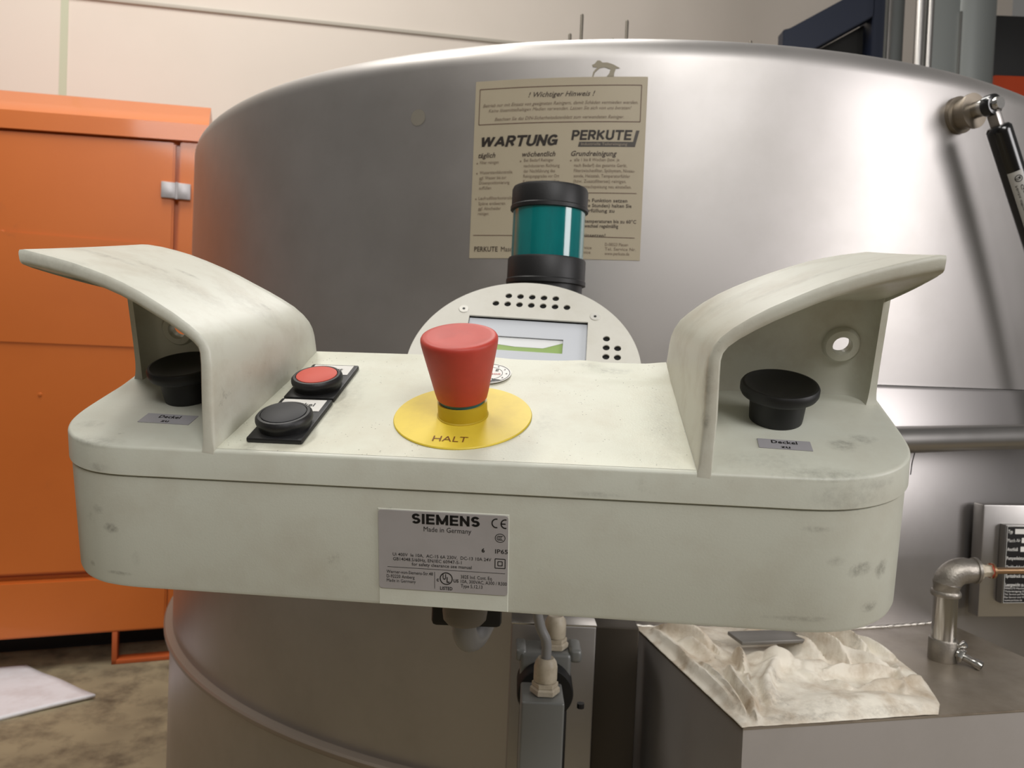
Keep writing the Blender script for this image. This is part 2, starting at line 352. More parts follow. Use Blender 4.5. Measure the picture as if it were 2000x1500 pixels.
# threaded rods on the lid
for i, (x, zt) in enumerate(((.0843, 1.690), (.106, 1.7282), (.1673, 1.684), (.1934, 1.720), (.4331, 1.6906))):
    lathe('threaded_rod', [(.0032, 1.49), (.0032, zt - .002), (.0024, zt)], BOLT, None, 12, mtx=Matrix.Translation((x, 1.5, 0)))
    r = bpy.data.objects[-1] if False else COL.objects[-1]
    tag(r, ['short threaded rod at the left of the tallest rod above the drum rim', 'tallest threaded rod standing above the drum rim', 'stub of rod barely showing between the two tall rods', 'second tallest threaded rod above the drum rim', 'lone stub of rod at the right above the drum rim'][i], 'rod', 'threaded rods on the drum lid')

# notice on the lid
def cylsheet(name, w_, h_, a0, z0, R, e, mt, parent, n=24, mk=None):
    vs = []; fs = []
    for k, rr in enumerate((R + e, R + .0001)):
        for i in range(n + 1):
            for j in (0, 1):
                a = a0 + w_ * i / n / R; vs.append((rr * cos(a), rr * sin(a), z0 + h_ * j))
    for i in range(n):
        b = i * 2; fs.append((b, b + 2, b + 3, b + 1)); c = b + 2 * (n + 1); fs.append((c, c + 1, c + 3, c + 2))
        fs.append((b, c, c + 2, b + 2)); fs.append((b + 1, b + 3, c + 3, c + 1))
    fs += [(0, 1, 2 * n + 3, 2 * n + 2), (2 * n, 4 * n + 2, 4 * n + 3, 2 * n + 1)]
    return mesh(name, vs, fs, mt, parent)
A0 = radians(-107.63); SW, SH, Z0 = .2195, .227, 1.1845
sg = empty('maintenance_notice', (TX, TY, 0), 'faded beige printed maintenance notice headed WARTUNG stuck on the steel drum', 'sign')
sh = cylsheet('sheet', SW, SH, A0, Z0, RL, .0006, SGN, sg)
f = cylf(Z0 + SH, A0, RL, .0009)
X = lambda u: u * SW
Y = lambda v: -v * SH
a = Print(f); b_ = Print(f); f1 = Print(f); c_ = Print(f); d_ = Print(f)
c_.rect(X(.028), Y(.245), X(.967), Y(.046), .0009)
for q in ((.66, .635, .965, .635), (.02, .87, .965, .878)): r_ = Print(f); r_.line(X(q[0]), Y(q[1]), X(q[2]), Y(q[3]), .0008); r_.done('ruled_line', INKB, sh)
f1.text('! Wichtiger Hinweis !', X(.515), Y(.103), X(.385), .0062, 'C', .012, .35)
d_.text('Betrieb nur mit Einsatz von geeigneten Reinigern, damit Schäden vermieden werden.', X(.50), Y(.148), X(.90), .0042, 'C', .004, .35)
d_.text('Keine lösemittelhaltigen Medien verwenden. Lassen Sie sich von uns beraten!', X(.50), Y(.178), X(.83), .0042, 'C', .004, .35)
d_.text('Beachten Sie das DIN-Sicherheitsdatenblatt zum verwendeten Reiniger.', X(.50), Y(.227), X(.75), .0042, 'C', .004, .35)
a.stroke('WARTUNG', X(.035), Y(.374), X(.462), .0142, .27, .26, .06)
a.stroke('PERKUTE', X(.582), Y(.345), X(.338), .0125, .25, .12, .1)
e_ = Print(cylf(Z0 + SH, A0, RL, .0008))
for i in range(16):
    q0, q1 = .622 + .322 * i / 16, .622 + .322 * (i + 1) / 16; e_.poly([(X(q0), Y(.382)), (X(q1), Y(.382)), (X(q1 + .0065), Y(.354)), (X(q0 + .0065), Y(.354))])
e_.poly([(X(.925), Y(.382)), (X(.944), Y(.382)), (X(.966), Y(.292)), (X(.947), Y(.292))])
g_ = Print(cylf(Z0 + SH, A0, RL, .0010)); g_.text('Industrielle Teilereinigung', X(.64), Y(.374), X(.26), .0034, 'L', .004)
h1 = Print(f); h1.text('täglich', X(.033), Y(.432), X(.105), .0062, 'L', .02, .3); h1.done('column_heading', mat('half_faded_ink', (66, 54, 44), .5), sh)
h1 = Print(f); h1.text('wöchentlich', X(.300), Y(.432), X(.195), .0062, 'L', .02, .3); h1.done('column_heading', mat('half_faded_ink', (66, 54, 44), .5), sh)
h1 = Print(f); h1.text('Grundreinigung', X(.585), Y(.432), X(.26), .0062, 'L', .02, .3); h1.done('column_heading', mat('half_faded_ink', (66, 54, 44), .5), sh)
def lines(x, ys, ts, ws, h=.0040, bold=.004, P=d_):
    for y, t, ww in zip(ys, ts, ws): P.text(t, X(x), Y(y + .009), X(ww), h, 'L', bold)
lines(.045, (.458, .515, .545, .573, .602, .66, .69, .718, .747), ('Filter reinigen', 'Wasserstandskontrolle', 'ggf. Wasser bis zur', 'Düsenpositionierung', 'auffüllen', 'Laufradfilterkontrolle', 'Späne entleeren', 'ggf. Abscheider', 'reinigen'), (.115, .20, .165, .185, .075, .21, .165, .14, .065))
lines(.312, (.452, .483, .512, .541, .570, .60, .63), ('Bei Bedarf Reiniger', 'nachdosieren Richtung', 'der Nachführung des', 'Reinigungsgrades vor Ort', 'Konzentration prüfen', 'Dichtung prüfen', 'Sieb reinigen'), (.175, .21, .185, .21, .21, .15, .14))
lines(.605, (.452, .483, .512, .541, .570, .60), ('alle 1 bis 8 Wochen (bzw. je', 'nach Bedarf) das gesamte Gerät,', 'Filterzwischenfilter, Spülsystem, Niveau-', 'sonde, Heizstab, Temperaturfühler', '(bzw. Zusatzfilterset) reinigen.', 'Wassernachspeisung neu einstellen.'), (.255, .30, .345, .32, .30, .33))
for x, y in ((.028, .463), (.028, .520), (.028, .665), (.292, .458), (.585, .458)): d_.ring(X(x), Y(y), .0011, .0011, .0011, n=8)
lines(.60, (.676, .704, .732, .79, .816, .868), ('Gerät in Funktion setzen', '(mehrere Stunden) halten Sie', 'Wasserfüllung zu', 'Höchsttemperaturen bis zu 60°C', 'Produktwechsel regelmäßig', 'nicht einsetzen!'), (.315, .34, .245, .37, .27, .20), .0043, .016, b_)
g1 = Print(f); g1.text('PERKUTE', X(.03), Y(.962), X(.145), .0062, 'L', .02); g1.text('Maschinenbau GmbH', X(.195), Y(.962), X(.30), .0062, 'L')
lines(.60, (.935, .96), ('Tel. Service', 'Fax Service'), (.125, .12), .0038)
lines(.80, (.915, .94, .965), ('D-08523 Plauen', 'Tel. Service Nr.', 'www.perkute.de'), (.13, .175, .14), .0038)
a.done('headline_lettering', INK, sh); b_.done('bold_paragraph', MATS['half_faded_ink'], sh); f1.done('title_lettering', MATS['half_faded_ink'], sh); g1.done('company_line', MATS['half_faded_ink'], sh)
c_.done('ruled_frame', INKB, sh); d_.done('small_print', INKF, sh); e_.done('logo_bar', INKBAR, sh); g_.done('logo_subline', mat('bar_text_ink', (150, 138, 120), .5), sh)

# torn sticker remnant shaped like a leaping animal
st = Print(cylf(1.4115, radians(-98.55), RL, .0005))
body = [(0, 0), (.001, .006), (.006, .0125), (.001, .0125), (-.001, .0155), (.003, .0175), (.006, .0215), (.010, .021), (.0125, .0185), (.019, .0185), (.027, .016), (.036, .011), (.0305, .0105), (.0285, .004), (.0285, .0005), (.019, .0005), (.022, .004), (.0235, .0095), (.016, .0125), (.0095, .0115), (.0035, .006), (.0015, 0)]
st.poly([(x * .95, y * .95) for x, y in body])
o = st.done('sticker_remnant', FADED, None); o.location = (TX, TY, 0)
tag(o, 'torn faded sticker remnant like a leaping animal above the notice', 'sticker')

# ------------------------------------------------------------------ gas strut and its pivot
rad = V((.3665, -.9304, 0)); tan = V((.9304, .3665, 0)); P0 = V((.574, 1.0253, 1.401))
pv = empty('strut_pivot', P0, 'steel pivot boss with washer holding the black gas strut on the drum', 'pivot')
pv.matrix_world = axis_m(P0, rad)
lathe('boss', [(.024, -.004), (.024, .006), (.0195, .0075), (.0195, .020), (.0225, .021), (.0225, .025), (.011, .0255)], BOSS, pv, 48)
lathe('pin', [(.0105, .0255), (.0105, .040), (.0085, .041), (.0085, .058), (.0075, .060)], SHINY, pv, 32)
PE = P0 + rad * .047
dS = V((.0475, .015, -.094)).normalized()
gs = empty('gas_strut', PE, 'black gas strut with a small printed label running down the drum', 'strut')
top = dS * .026
lathe('cylinder', [(.004, 0), (.012, .0015), (.0148, .005), (.0150, .01), (.0150, .52)], BLG, gs, 48, mtx=axis_m(top, dS))
lathe('end_eye', [(.0078, -.007), (.013, -.006), (.0135, -.004), (.0135, .004), (.013, .006), (.0078, .007), (.0078, -.007)], BLG, gs, 32, mtx=axis_m((0, 0, 0), rad))
box('end_shank', (-.007, -.0045, .009), (.007, .0045, .03), STB, gs, .001, mtx=axis_m((0, 0, 0), dS))
AM = axis_m(top, dS)
side = (AM.inverted().to_3x3() @ V((-.55, -.83, 0))); ang = math.atan2(side.y, side.x)
lf = lambda x, y, e=.0003: AM @ V(((.0150 + e) * cos(ang + x / .015), (.0150 + e) * sin(ang + x / .015), y))
pp = Print(lf)
for i in range(12): 
    q0, q1 = -.0105 + i * .0175 / 12, -.0105 + (i + 1) * .0175 / 12
    pp.poly([(q0, .062), (q1, .062), (q1, .163), (q0, .163)])
lb = pp.done('printed_label', mat('strut_label_grey', (168, 166, 160), .4), gs)
pp = Print(lambda x, y: lf(y, x, .0005)); 
pp.text('Gasdruckfeder', .080, -.0062, .068, .0035, 'L', .006); pp.text('Nicht öffnen  600 N', .080, .0003, .060, .0024, 'L', .003); pp.text('3 017 54', .128, .0040, .02, .0018)
pp.ring(.0715, -.0035, .0045, .0045, .001); pp.poly([(.069, -.006), (.0725, -.0055), (.0735, -.002), (.071, .0005), (.0702, -.003)])
pp.done('lettering', INKN, lb)

# ------------------------------------------------------------------ grab rail on the drum body
hd = V((.199, .094, .0026)).normalized(); hp = V((.453, .88, .981))
rl = empty('grab_rail', hp, 'horizontal stainless steel tube rail in front of the drum, right of console', 'rail')
tube('rail_tube', [hd * -.16, hd * .45], .0157, STB, rl, 40, smoothpath=False)
for t_ in (-.12, .40):
    q = hd * t_; w_ = hp + q; dd = V((TX - w_.x, TY - w_.y, 0)); L_ = dd.length - RB + .003; tube('standoff', [q, q + dd.normalized() * L_], .009, STB, rl, 20, smoothpath=False)
o = tube('hanging_wire', [(.4655, .880, .967), (.4652, .884, .955), (.4640, .884, .9405)], .0006, INKN, None, 8); tag(o, 'thin dark wire end hanging below the steel rail', 'wire')

# ------------------------------------------------------------------ steel side tank, weld, cloth, pipe
th2 = radians(12.1); U2, V2 = V((.978, .2095, 0)), V((-.2095, .978, 0)); FLc = V((.2205, .6826, 0)); TZ = .731
sb = empty('steel_side_tank', FLc, 'boxy stainless steel tank with stained flat top attached to the drum', 'tank', th2)
WB = .427
def depth(u):
    lo, hi = .15, .8
    for _ in range(40):
        mid = (lo + hi) / 2; p = FLc + U2 * u + V2 * mid
        if hypot(p.x - TX, p.y - TY) > RB + .0003: lo = mid
        else: hi = mid
    return lo
us_ = [WB * i / 24 for i in range(25)]
outl = [(0, 0), (WB, 0)] + [(u, depth(u)) for u in us_[::-1]]
prism('tank_body', outl, .0, TZ - .002, STC, sb)
prism('tank_top', [(x + (-.0006 if x < .001 else .0006 if x > WB - .001 else 0), y - (.0006 if y < .001 else 0)) for x, y in outl], TZ - .002, TZ, DIRTYST, sb, bev=.001)
bd = []
for i in range(97):
    u = WB * i / 96; bd.append((u, depth(u) - .001, TZ + .0005))
tube('weld_bead', bd, [.0018 + .0007 * sin(i * 2.1) for i in range(len(bd))], WELD, sb, 8, smoothpath=False)

def umax(v):
    T = [(0, .203), (.02, .222), (.04, .233), (.08, .252), (.12, .261), (.17, .260), (.21, .244), (.235, .20), (.25, .12), (.258, .045), (.262, .03)]
    for (a0, b0), (a1, b1) in zip(T, T[1:]):
        if v <= a1: return b0 + (b1 - b0) * (v - a0) / (a1 - a0)
    return .03
RID = [  # (u0,v0,u1,v1,width,height, steep side -1/0/1) mm
    (10, 235, 8, 30, 9, 12, 1), (24, 235, 52, 172, 13, 24, 1), (30, 200, 44, 150, 6, 14, -1), (20, 128, 10, 24, 6, 14, 1), (44, 118, 16, 14, 7, 16, 1),
    (98, 140, 120, 118, 15, 20, 0), (104, 126, 56, 50, 15, 16, -1), (126, 112, 156, 104, 14, 12, 0), (160, 190, 184, 118, 8, 32, 1), (178, 128, 216, 98, 9, 20, 1),
    (192, 210, 226, 146, 7, 30, 1), (214, 200, 250, 130, 8, 18, 1), (150, 180, 166, 140, 8, 22, -1), (176, 58, 244, 66, 12, 12, -1), (100, 34, 196, 18, 18, 9, 0), (146, 92, 222, 84, 7, 15, 1),
    (200, 40, 240, 104, 6, 9, 1), (60, 100, 30, 30, 5, 10, -1), (70, 152, 58, 112, 6, 20, 1), (115, 206, 200, 236, 12, 18, 0), (120, 100, 150, 60, 6, 8, 1), (84, 118, 128, 112, 4, 6, 1)]
VAL = [(34, 118, 16, 20, 4, 12, 0), (60, 152, 48, 118, 5, 12, 0), (86, 112, 22, 16, 4, 8, 0), (172, 182, 200, 132, 4, 14, 0), (124, 84, 178, 66, 6, 9, 0), (176, 84, 222, 56, 8, 8, 0), (207, 205, 214, 150, 4, 14, 0), (92, 172, 150, 172, 13, 9, 0)]
def seg(px, py, s):
    x0, y0, x1, y1, w_, h_, a_ = s; dx, dy = x1 - x0, y1 - y0; L2 = dx * dx + dy * dy; t = ((px - x0) * dx + (py - y0) * dy) / L2; tc_ = max(0, min(1, t))
    d = hypot(px - x0 - tc_ * dx, py - y0 - tc_ * dy) / w_; sg = (px - x0) * dy - (py - y0) * dx
    if a_ and sg * a_ > 0: d *= 2.6
    return h_ * exp(-abs(d) ** 2.3) * (1 - .5 * abs(2 * tc_ - 1) ** 3)
vs = []; fs = []; NU, NV = 170, 170
for j in range(NV + 1):
    v = .0 + .260 * j / NV; um = umax(v)
    for i in range(NU + 1):
        t = i / NU; u = -.002 + (um + .002) * t; x, y = u * 1000, v * 1000
        wob = 5 * noise.noise(V((x * .02, y * .02, 1)))
        hs = [seg(x + wob, y - wob, s) for s in RID]; mh = max(hs); h = mh * .9 + .22 * (sum(hs) - mh) - .8 * sum(seg(x + wob, y - wob, s) for s in VAL)
        h += 2.2 * abs(noise.noise(V((x * .035 + y * .02, y * .03, 3)))) + 1.0 * noise.noise(V((x * .11, y * .09, 5)))
        e = min(t, 1 - t) * um * 1000; e2 = min(y, 262 - y)
        fade = min(1, e / 7) * min(1, (e2 + .5) / 9); fl = min(1, e2 / 6)
        h = max(.9, 2.0 + h) * (.25 + .75 * fade) if fade < 1 else max(.9, 2 + h)
        vs.append((u, v - .001, TZ + .0008 + h * .001))
for j in range(NV):
    for i in range(NU):
        a_ = j * (NU + 1) + i; fs.append((a_, a_ + 1, a_ + NU + 2, a_ + NU + 1))
me = bpy.data.meshes.new('crumpled_cloth'); me.from_pydata(vs, [], fs)
cl = link('crumpled_cloth', me, CLOTH); cl.matrix_world = frame_m(FLc, U2, V2)
for p in me.polygons: p.use_smooth = True
sd = cl.modifiers.new('thick', 'SOLIDIFY'); sd.thickness = .0007; sd.offset = -1
tag(cl, 'crumpled off-white cloth with brown stains on the steel side tank', 'cloth')
o = box('metal_bar', (.080, .150, TZ + .0160), (.160, .184, TZ + .0205), mat('bar_steel', (120, 117, 112), .45, .5), None, .0012, mtx=frame_m(FLc, U2, V2)); tag(o, 'flat grey metal bar half wrapped in the crumpled cloth', 'bar')

pb = V((.506, .873, TZ)); pa = empty('drain_elbow_pipe', pb, 'upright steel pipe with cast elbow rising from the side tank top', 'pipe')
lathe('coupling', [(.0148, 0), (.0152, .001), (.0152, .023), (.0146, .0245), (.013, .0247)], STR, pa, 40)
lathe('riser', [(.0128, .02), (.0128, .078)], SHINY, pa, 40)
pts = [(0, 0, .074), (0, 0, .082)] + [(.0205 - .0205 * cos(t), 0, .084 + .0195 * sin(t)) for t in [i * pi / 16 for i in range(1, 9)]] + [(.026, 0, .1037), (.033, 0, .1040)]
tube('elbow', pts, [.0135] * 2 + [.0148] * (8) + [.0135] * 2, STR, pa, 32, smoothpath=False)
lathe('elbow_bead', [(.0128, .0735), (.0150, .0740), (.0158, .0755), (.0158, .078), (.0148, .080), (.0128, .0805)], STR, pa, 40)
lathe('elbow_bead', [(.012, 0), (.0148, .0005), (.0150, .0035), (.012, .004)], STR, pa, 40, mtx=axis_m((.0295, 0, .1040), (1, 0, 0)))
XM = axis_m((.0335, 0, .1040), (1, 0, .03))
lathe('hex_nut', [(.0085, 0), (.0092, .001), (.0092, .006), (.0078, .0065)], GLD, pa, 6, mtx=XM)
lathe('reducer', [(.0068, .006), (.0068, .0145), (.0092, .015)], GLD, pa, 6, mtx=XM)
lathe('seal_ring', [(.008, .0148), (.0082, .0165), (.0055, .017)], REDSEAL, pa, 24, mtx=XM)
lathe('collar', [(.0088, .0165), (.0088, .019), (.005, .0195)], COPPER, pa, 24, mtx=XM)
tube('copper_tube', [V((.051, 0, .1046)), V((.16, 0, .1095)), V((.40, .0, .117))], .0037, COPPER, pa, 20, smoothpath=False)
NM = axis_m((.010, -.011, .012), (.62, -.62, -.28))
lathe('drain_nipple', [(.0052, 0), (.0052, .004), (.0042, .0045), (.0042, .017), (.0052, .0185), (.0056, .024), (.0056, .0265), (.0036, .0265), (.0036, .018), (0, .018)], SHINY, pa, 24, mtx=NM)
lathe('nipple_nut', [(.0070, .002), (.0076, .003), (.0076, .0075), (.0055, .008)], SHINY, pa, 6, mtx=NM)
NM2 = axis_m((.013, -.010, .0195), (.6, -.5, .5)); lathe('bleed_screw', [(.003, -.002), (.003, .004), (.0042, .0045), (.0042, .0075), (.003, .008)], SHINY, pa, 12, mtx=NM2)

# ------------------------------------------------------------------ rating plate bracket
t3 = radians(8); pbx = empty('rating_plate_bracket', (.6259, 1.0044, .7412), 'brushed steel bracket box carrying the black rating plate at the right', 'bracket', t3)
box('bracket_box', (0, 0, 0), (.26, .018, .138), STB, pbx, .0018)
box('rear_mount', (.02, .016, .03), (.20, .05, .10), STB, pbx, .002)
rp = empty('rating_plate', (.6259, 1.0044, .7412), 'black rating plate with white lettering and white boxes on the steel bracket', 'plate', t3)
for q in (pbx, rp): q.scale = (1.08,) * 3
bp_ = box('backing', (.0225, -.010, .0195), (.20, -.0005, .1155), STB, rp, .0008)
bp2 = box('black_face', (.0235, -.0106, .0205), (.199, -.0099, .1145), mat('rating_black', (16, 14, 15), .35), rp, 0)
pp = Print(lambda x, y: V((x, -.0108, y)))
for i, (t_, w_) in enumerate((('Typ', .0062), ('Masch.-Nr', .017), ('Anschluß', .0142), ('Pumpenleistung', .0265), ('Drehkorbdurchmesser', .037), ('Spritzdruck ca.', .026), ('Leergewicht ca.', .0255))):
    y = .1058 - i * .0108; pp.text(t_, .0252, y, w_, .0040, 'L', .018)
for i in range(5): pp.text(('PERKUTE Maschinenbau GmbH', 'Teilereinigung Deutschland', 'Tel. Service und Wartung', 'Fax Service und Wartung', 'www.perkute.de')[i], .0252, .0375 - i * .0036, (.045, .043, .034, .036, .024)[i], .0021, 'L', .006)
pp.rect(.0240, .0210, .1985, .1140, .0005)
for x0, y in ((.0345, .1048), (.0440, .0940), (.0430, .0832), (.054, .0724), (.066, .0616), (.0535, .0508), (.0525, .0400)):
    pp.poly([(x0, y), (x0 + .05, y), (x0 + .05, y + .0062), (x0, y + .0062)])
pp.done('lettering', WHT, bp2)
pp = Print(lambda x, y: V((x, -.0109, y))); pp.poly([(.056, .022), (.09, .022), (.09, .031), (.060, .031)]); pp.done('red_mark', mat('dark_red_ink', (120, 16, 12), .4), bp2)

# ------------------------------------------------------------------ mounting post, switches and cables below the console
mp_ = empty('mounting_post', (.0109, .85, 0), 'square dull steel post in front of the drum below the console', 'post')
box('post_body', (0, 0, 0), (.0945, .075, .7598), STB, mp_, .002)
box('top_cap', (-.0005, -.0005, .7598), (.095, .075, .7616), SHINY, mp_, .0006)
dp = box('drum_stand_plate', (.1055, .86, 0), (.155, .915, .757), mat('dark_steel_plate', (70, 64, 56), .45, .8), None, .002); tag(dp, 'dark steel plate between the square post and the side tank', 'plate')
def gland(parent, p, s, hexes, mtx0=None):
    M_ = Matrix.Translation(p)
    lathe('locknut', [(.0125 * s, 0), (.0142 * s, .0012 * s), (.0142 * s, .0055 * s), (.0125 * s, .007 * s)], GLD, parent, 6, mtx=M_)
    lathe('gland_body', [(.0105 * s, .006 * s), (.0125 * s, .0075 * s), (.0125 * s, .011 * s), (.0095 * s, .012 * s)], GLD, parent, 6, mtx=M_)
    lathe('dome_nut', [(.0108 * s, .012 * s), (.0112 * s, .013 * s), (.0112 * s, .026 * s), (.0098 * s, .031 * s), (.0075 * s, .034 * s), (.0062 * s, .0335 * s)], GLD, parent, 12, mtx=M_)
sw = empty('limit_switch', (.0205, .70, .60), 'slim grey box switch with ivory cable gland on top, below console', 'switch')
box('switch_body', (0, 0, 0), (.0402, .046, .1387), GRYP, sw, .0022, seg=3)
gland(sw, (.0225, .022, .1387), 1.0, 6)
cb = tube('gland_cable', [(.0430, .722, .772), (.0425, .722, .788), (.037, .722, .800), (.0330, .7215, .815), (.030, .72, .84), (.02, .72, .90)], .0048, CAB, None, 16)
tag(cb, 'grey cable rising from the slim switch box towards the console', 'cable')
s2 = empty('rear_switch', (.042, .775, .60), 'second switch with ivory gland and cast head, half hidden behind the slim one', 'switch')
box('switch_block', (-.022, .0, .12), (.030, .04, .1560), GRYP, s2, .004, seg=3)
box('side_ear', (.028, .002, .1460), (.041, .038, .1600), GRYP, s2, .004, seg=3)
box('side_ear', (-.027, .002, .1460), (-.016, .038, .158), GRYP, s2, .003, seg=3)
box('rear_column', (-.020, .004, 0), (.028, .044, .121), BLK, s2, .003)
lathe('round_head', [(.0272, 0), (.0285, .002), (.0285, .03), (.026, .032)], BLM, s2, 40, mtx=axis_m((.004, -.012, .119), (0, 1, .12)))
gland(s2, (.0135, .018, .1560), 1.0, 6)
tube('loose_bolt', [(.043, .015, .095), (.043, .015, .10)], .004, BLK, s2, 8, smoothpath=False)
# plug and looped cable under the console
gl = empty('underside_connector', (-.0225, .455, .8956), 'grey-brown cable plug with black bracket under the console centre', 'connector')
lathe('plug', [(.006, -.002), (.0105, -.0015), (.0128, .001), (.0135, .006), (.0135, .062)], GASK, gl, 40)
box('bracket', (-.021, .010, -.008), (.022, .020, .062), BLM, gl, .003)
cb = tube('looped_cable', [(-.0225, .456, .897), (-.0225, .458, .888), (-.020, .466, .880), (-.015, .480, .879), (-.010, .496, .888), (-.008, .512, .905), (-.007, .54, .935)], .0074, CAB, None, 20)
tag(cb, 'thick grey cable looping from the plug under the console', 'cable')
arm = box('support_arm', (-.06, .46, .935), (.0, .97, .955), STB, None, .003); tag(arm, 'steel arm carrying the console from the drum, hidden behind it', 'arm')

# ------------------------------------------------------------------ two-hand control console (local millimetres)
CR = Matrix(((.99353, .10041, -.05314), (-.11317, .91568, -.38565), (.00994, .38917, .92111)))
con = empty('two_hand_console', (-.03084, .37337, 1.00101), 'cream plastic two-hand control console with two curved guard wings in the foreground', 'console', CR)
K = .26
MM = .001
PL = [(-150, 0), (-167, 0), (-179, .8), (-190, 3), (-201, 8), (-209, 15), (-213.5, 22.5), (-216, 31), (-216.6, 42), (-215.4, 60), (-214.4, 72), (-214.6, 85), (-215.4, 118), (-211, 127), (-202, 132), (-180, 133)]
PR = [(150, 0), (171, 0), (184, .8), (195, 3), (206, 7.5), (215.5, 14), (222.5, 22.5), (226.3, 32), (227.6, 43), (228, 60), (228, 78), (228, 88), (228, 118), (224, 127), (214, 132), (190, 133)]
def smoothpl(P_, n=5):
    Q = []
    for i in range(len(P_) - 1):
        p0, p1, p2, p3 = [V(P_[max(0, min(len(P_) - 1, k))]) for k in (i - 1, i, i + 1, i + 2)]
        for k in range(n):
            t = k / n; q = .5 * ((2 * p1) + (-p0 + p2) * t + (2 * p0 - 5 * p1 + 4 * p2 - p3) * t * t + (-p0 + 3 * p1 - 3 * p2 + p3) * t ** 3)
            Q.append((q.x, q.y))
    return Q + [tuple(P_[-1])]
OUT = smoothpl(PL)[::-1] + [(x, 0) for x in range(-120, 121, 30)] + smoothpl(PR) + [(x, 133) for x in range(150, -151, -50)]
def inset(P_, d):
    n = len(P_); R_ = []
    for i in range(n):
        a_, c = V(P_[i - 1]), V(P_[(i + 1) % n]); t = (c - a_).normalized(); R_.append((P_[i][0] - t.y * d, P_[i][1] + t.x * d))
    return R_
def shell(name, layers, mt, parent, topmat=None):
    vs = []; fs = []; n = len(OUT)
    for z, d in layers:
        for x, y in inset(OUT, d): vs.append((x, y + K * z, z))
    for k in range(len(layers) - 1):
        for i in range(n): fs.append((k * n + i, k * n + (i + 1) % n, (k + 1) * n + (i + 1) % n, (k + 1) * n + i))
    fs.append(tuple(range(n))); fs.append(tuple((len(layers) - 1) * n + i for i in range(n)))
    return mesh(name, vs, fs, mt, parent, sc=MM)
up = shell('upper_housing', [(0, 1.5), (-.15, .8), (-.6, .2), (-1.4, .0), (-14.4, -.35), (-14.8, 0)], PLA, con)
lo = shell('lower_housing', [(-15.0, 6), (-15.5, 1.8), (-16.1, .9), (-20, .9), (-73, .9), (-75, 1.6), (-76.2, 3.2), (-76.6, 6)], PLA, con)
# deck patch with scooped rear edge
vs = []; fs = []; nx, ny = 76, 48
for j in range(ny + 1):
    y = 2.4 + (131 - 2.4) * j / ny
    for i in range(nx + 1):
        xl, xr = -119 + 7 * y / 132, 120 - 6 * y / 132
        x = xl + (xr - xl) * i / nx
        s = 1 / (1 + exp(-(y - 112) / 2.6)); sc_ = exp(-((x - 88) / 22) ** 4) * 1.0 + exp(-((x - 34) / 26) ** 4) * .8
        z = .12 + 1.9 * s * (1 - min(1, sc_)) - 0 * s + .9 * exp(-((y - 105) / 5) ** 2) * min(1, sc_)
        vs.append((x, y, z))
for j in range(ny):
    for i in range(nx):
        a_ = j * (nx + 1) + i; fs.append((a_, a_ + 1, a_ + nx + 2, a_ + nx + 1))
mesh('deck', vs, fs, PLD, con, sc=MM, fix=False)

# guard wings
WF = {-1: [(119.2, -1.9), (118.9, 0), (118.7, 4), (118.6, 25), (118.1, 42), (118.6, 49), (120.4, 53.6), (123.6, 57.2), (129, 61.6), (136.5, 66.8), (145, 71.8), (153.5, 76.6), (162, 80.7), (171, 84.3), (180, 87.3), (189, 90), (198, 92.2), (207.5, 94.3), (214.5, 95.8), (216.6, 95.6)],
      1: [(120.2, -1.9), (120.4, 0), (120.8, 4), (122, 25), (122.0, 45), (122.4, 52.5), (124, 57.5), (127.2, 61.8), (132.5, 66.2), (140, 71), (148, 75.4), (157, 79.6), (166, 83.6), (175, 87.2), (184, 90.3), (192, 92.8), (201, 95.3), (210, 97.5), (218, 99.2), (220.8, 99.0)]}
WBK = {-1: [(111.4, -1.9), (111.4, 0), (111.4, 3), (111.3, 7), (111.4, 13), (112.1, 18), (113.8, 22.5), (117, 27.2), (122.5, 32.6), (129.5, 37.4), (138, 42.6), (147, 47.5), (156, 52.6), (166, 57.5), (176.5, 62), (187, 66), (196, 68.6), (205, 70.7), (214, 72), (217.6, 71.6)],
       1: [(113.7, -1.9), (113.7, 0), (113.8, 3), (114.2, 7), (114.6, 13), (115.4, 19), (117, 24), (120.2, 29.8), (125.4, 35), (132.5, 41), (141, 46.7), (150, 51.5), (159.5, 56), (169, 60), (179.5, 64), (190, 67.5), (198.5, 69.7), (207, 71.5), (220, 73.4), (224, 73)]}
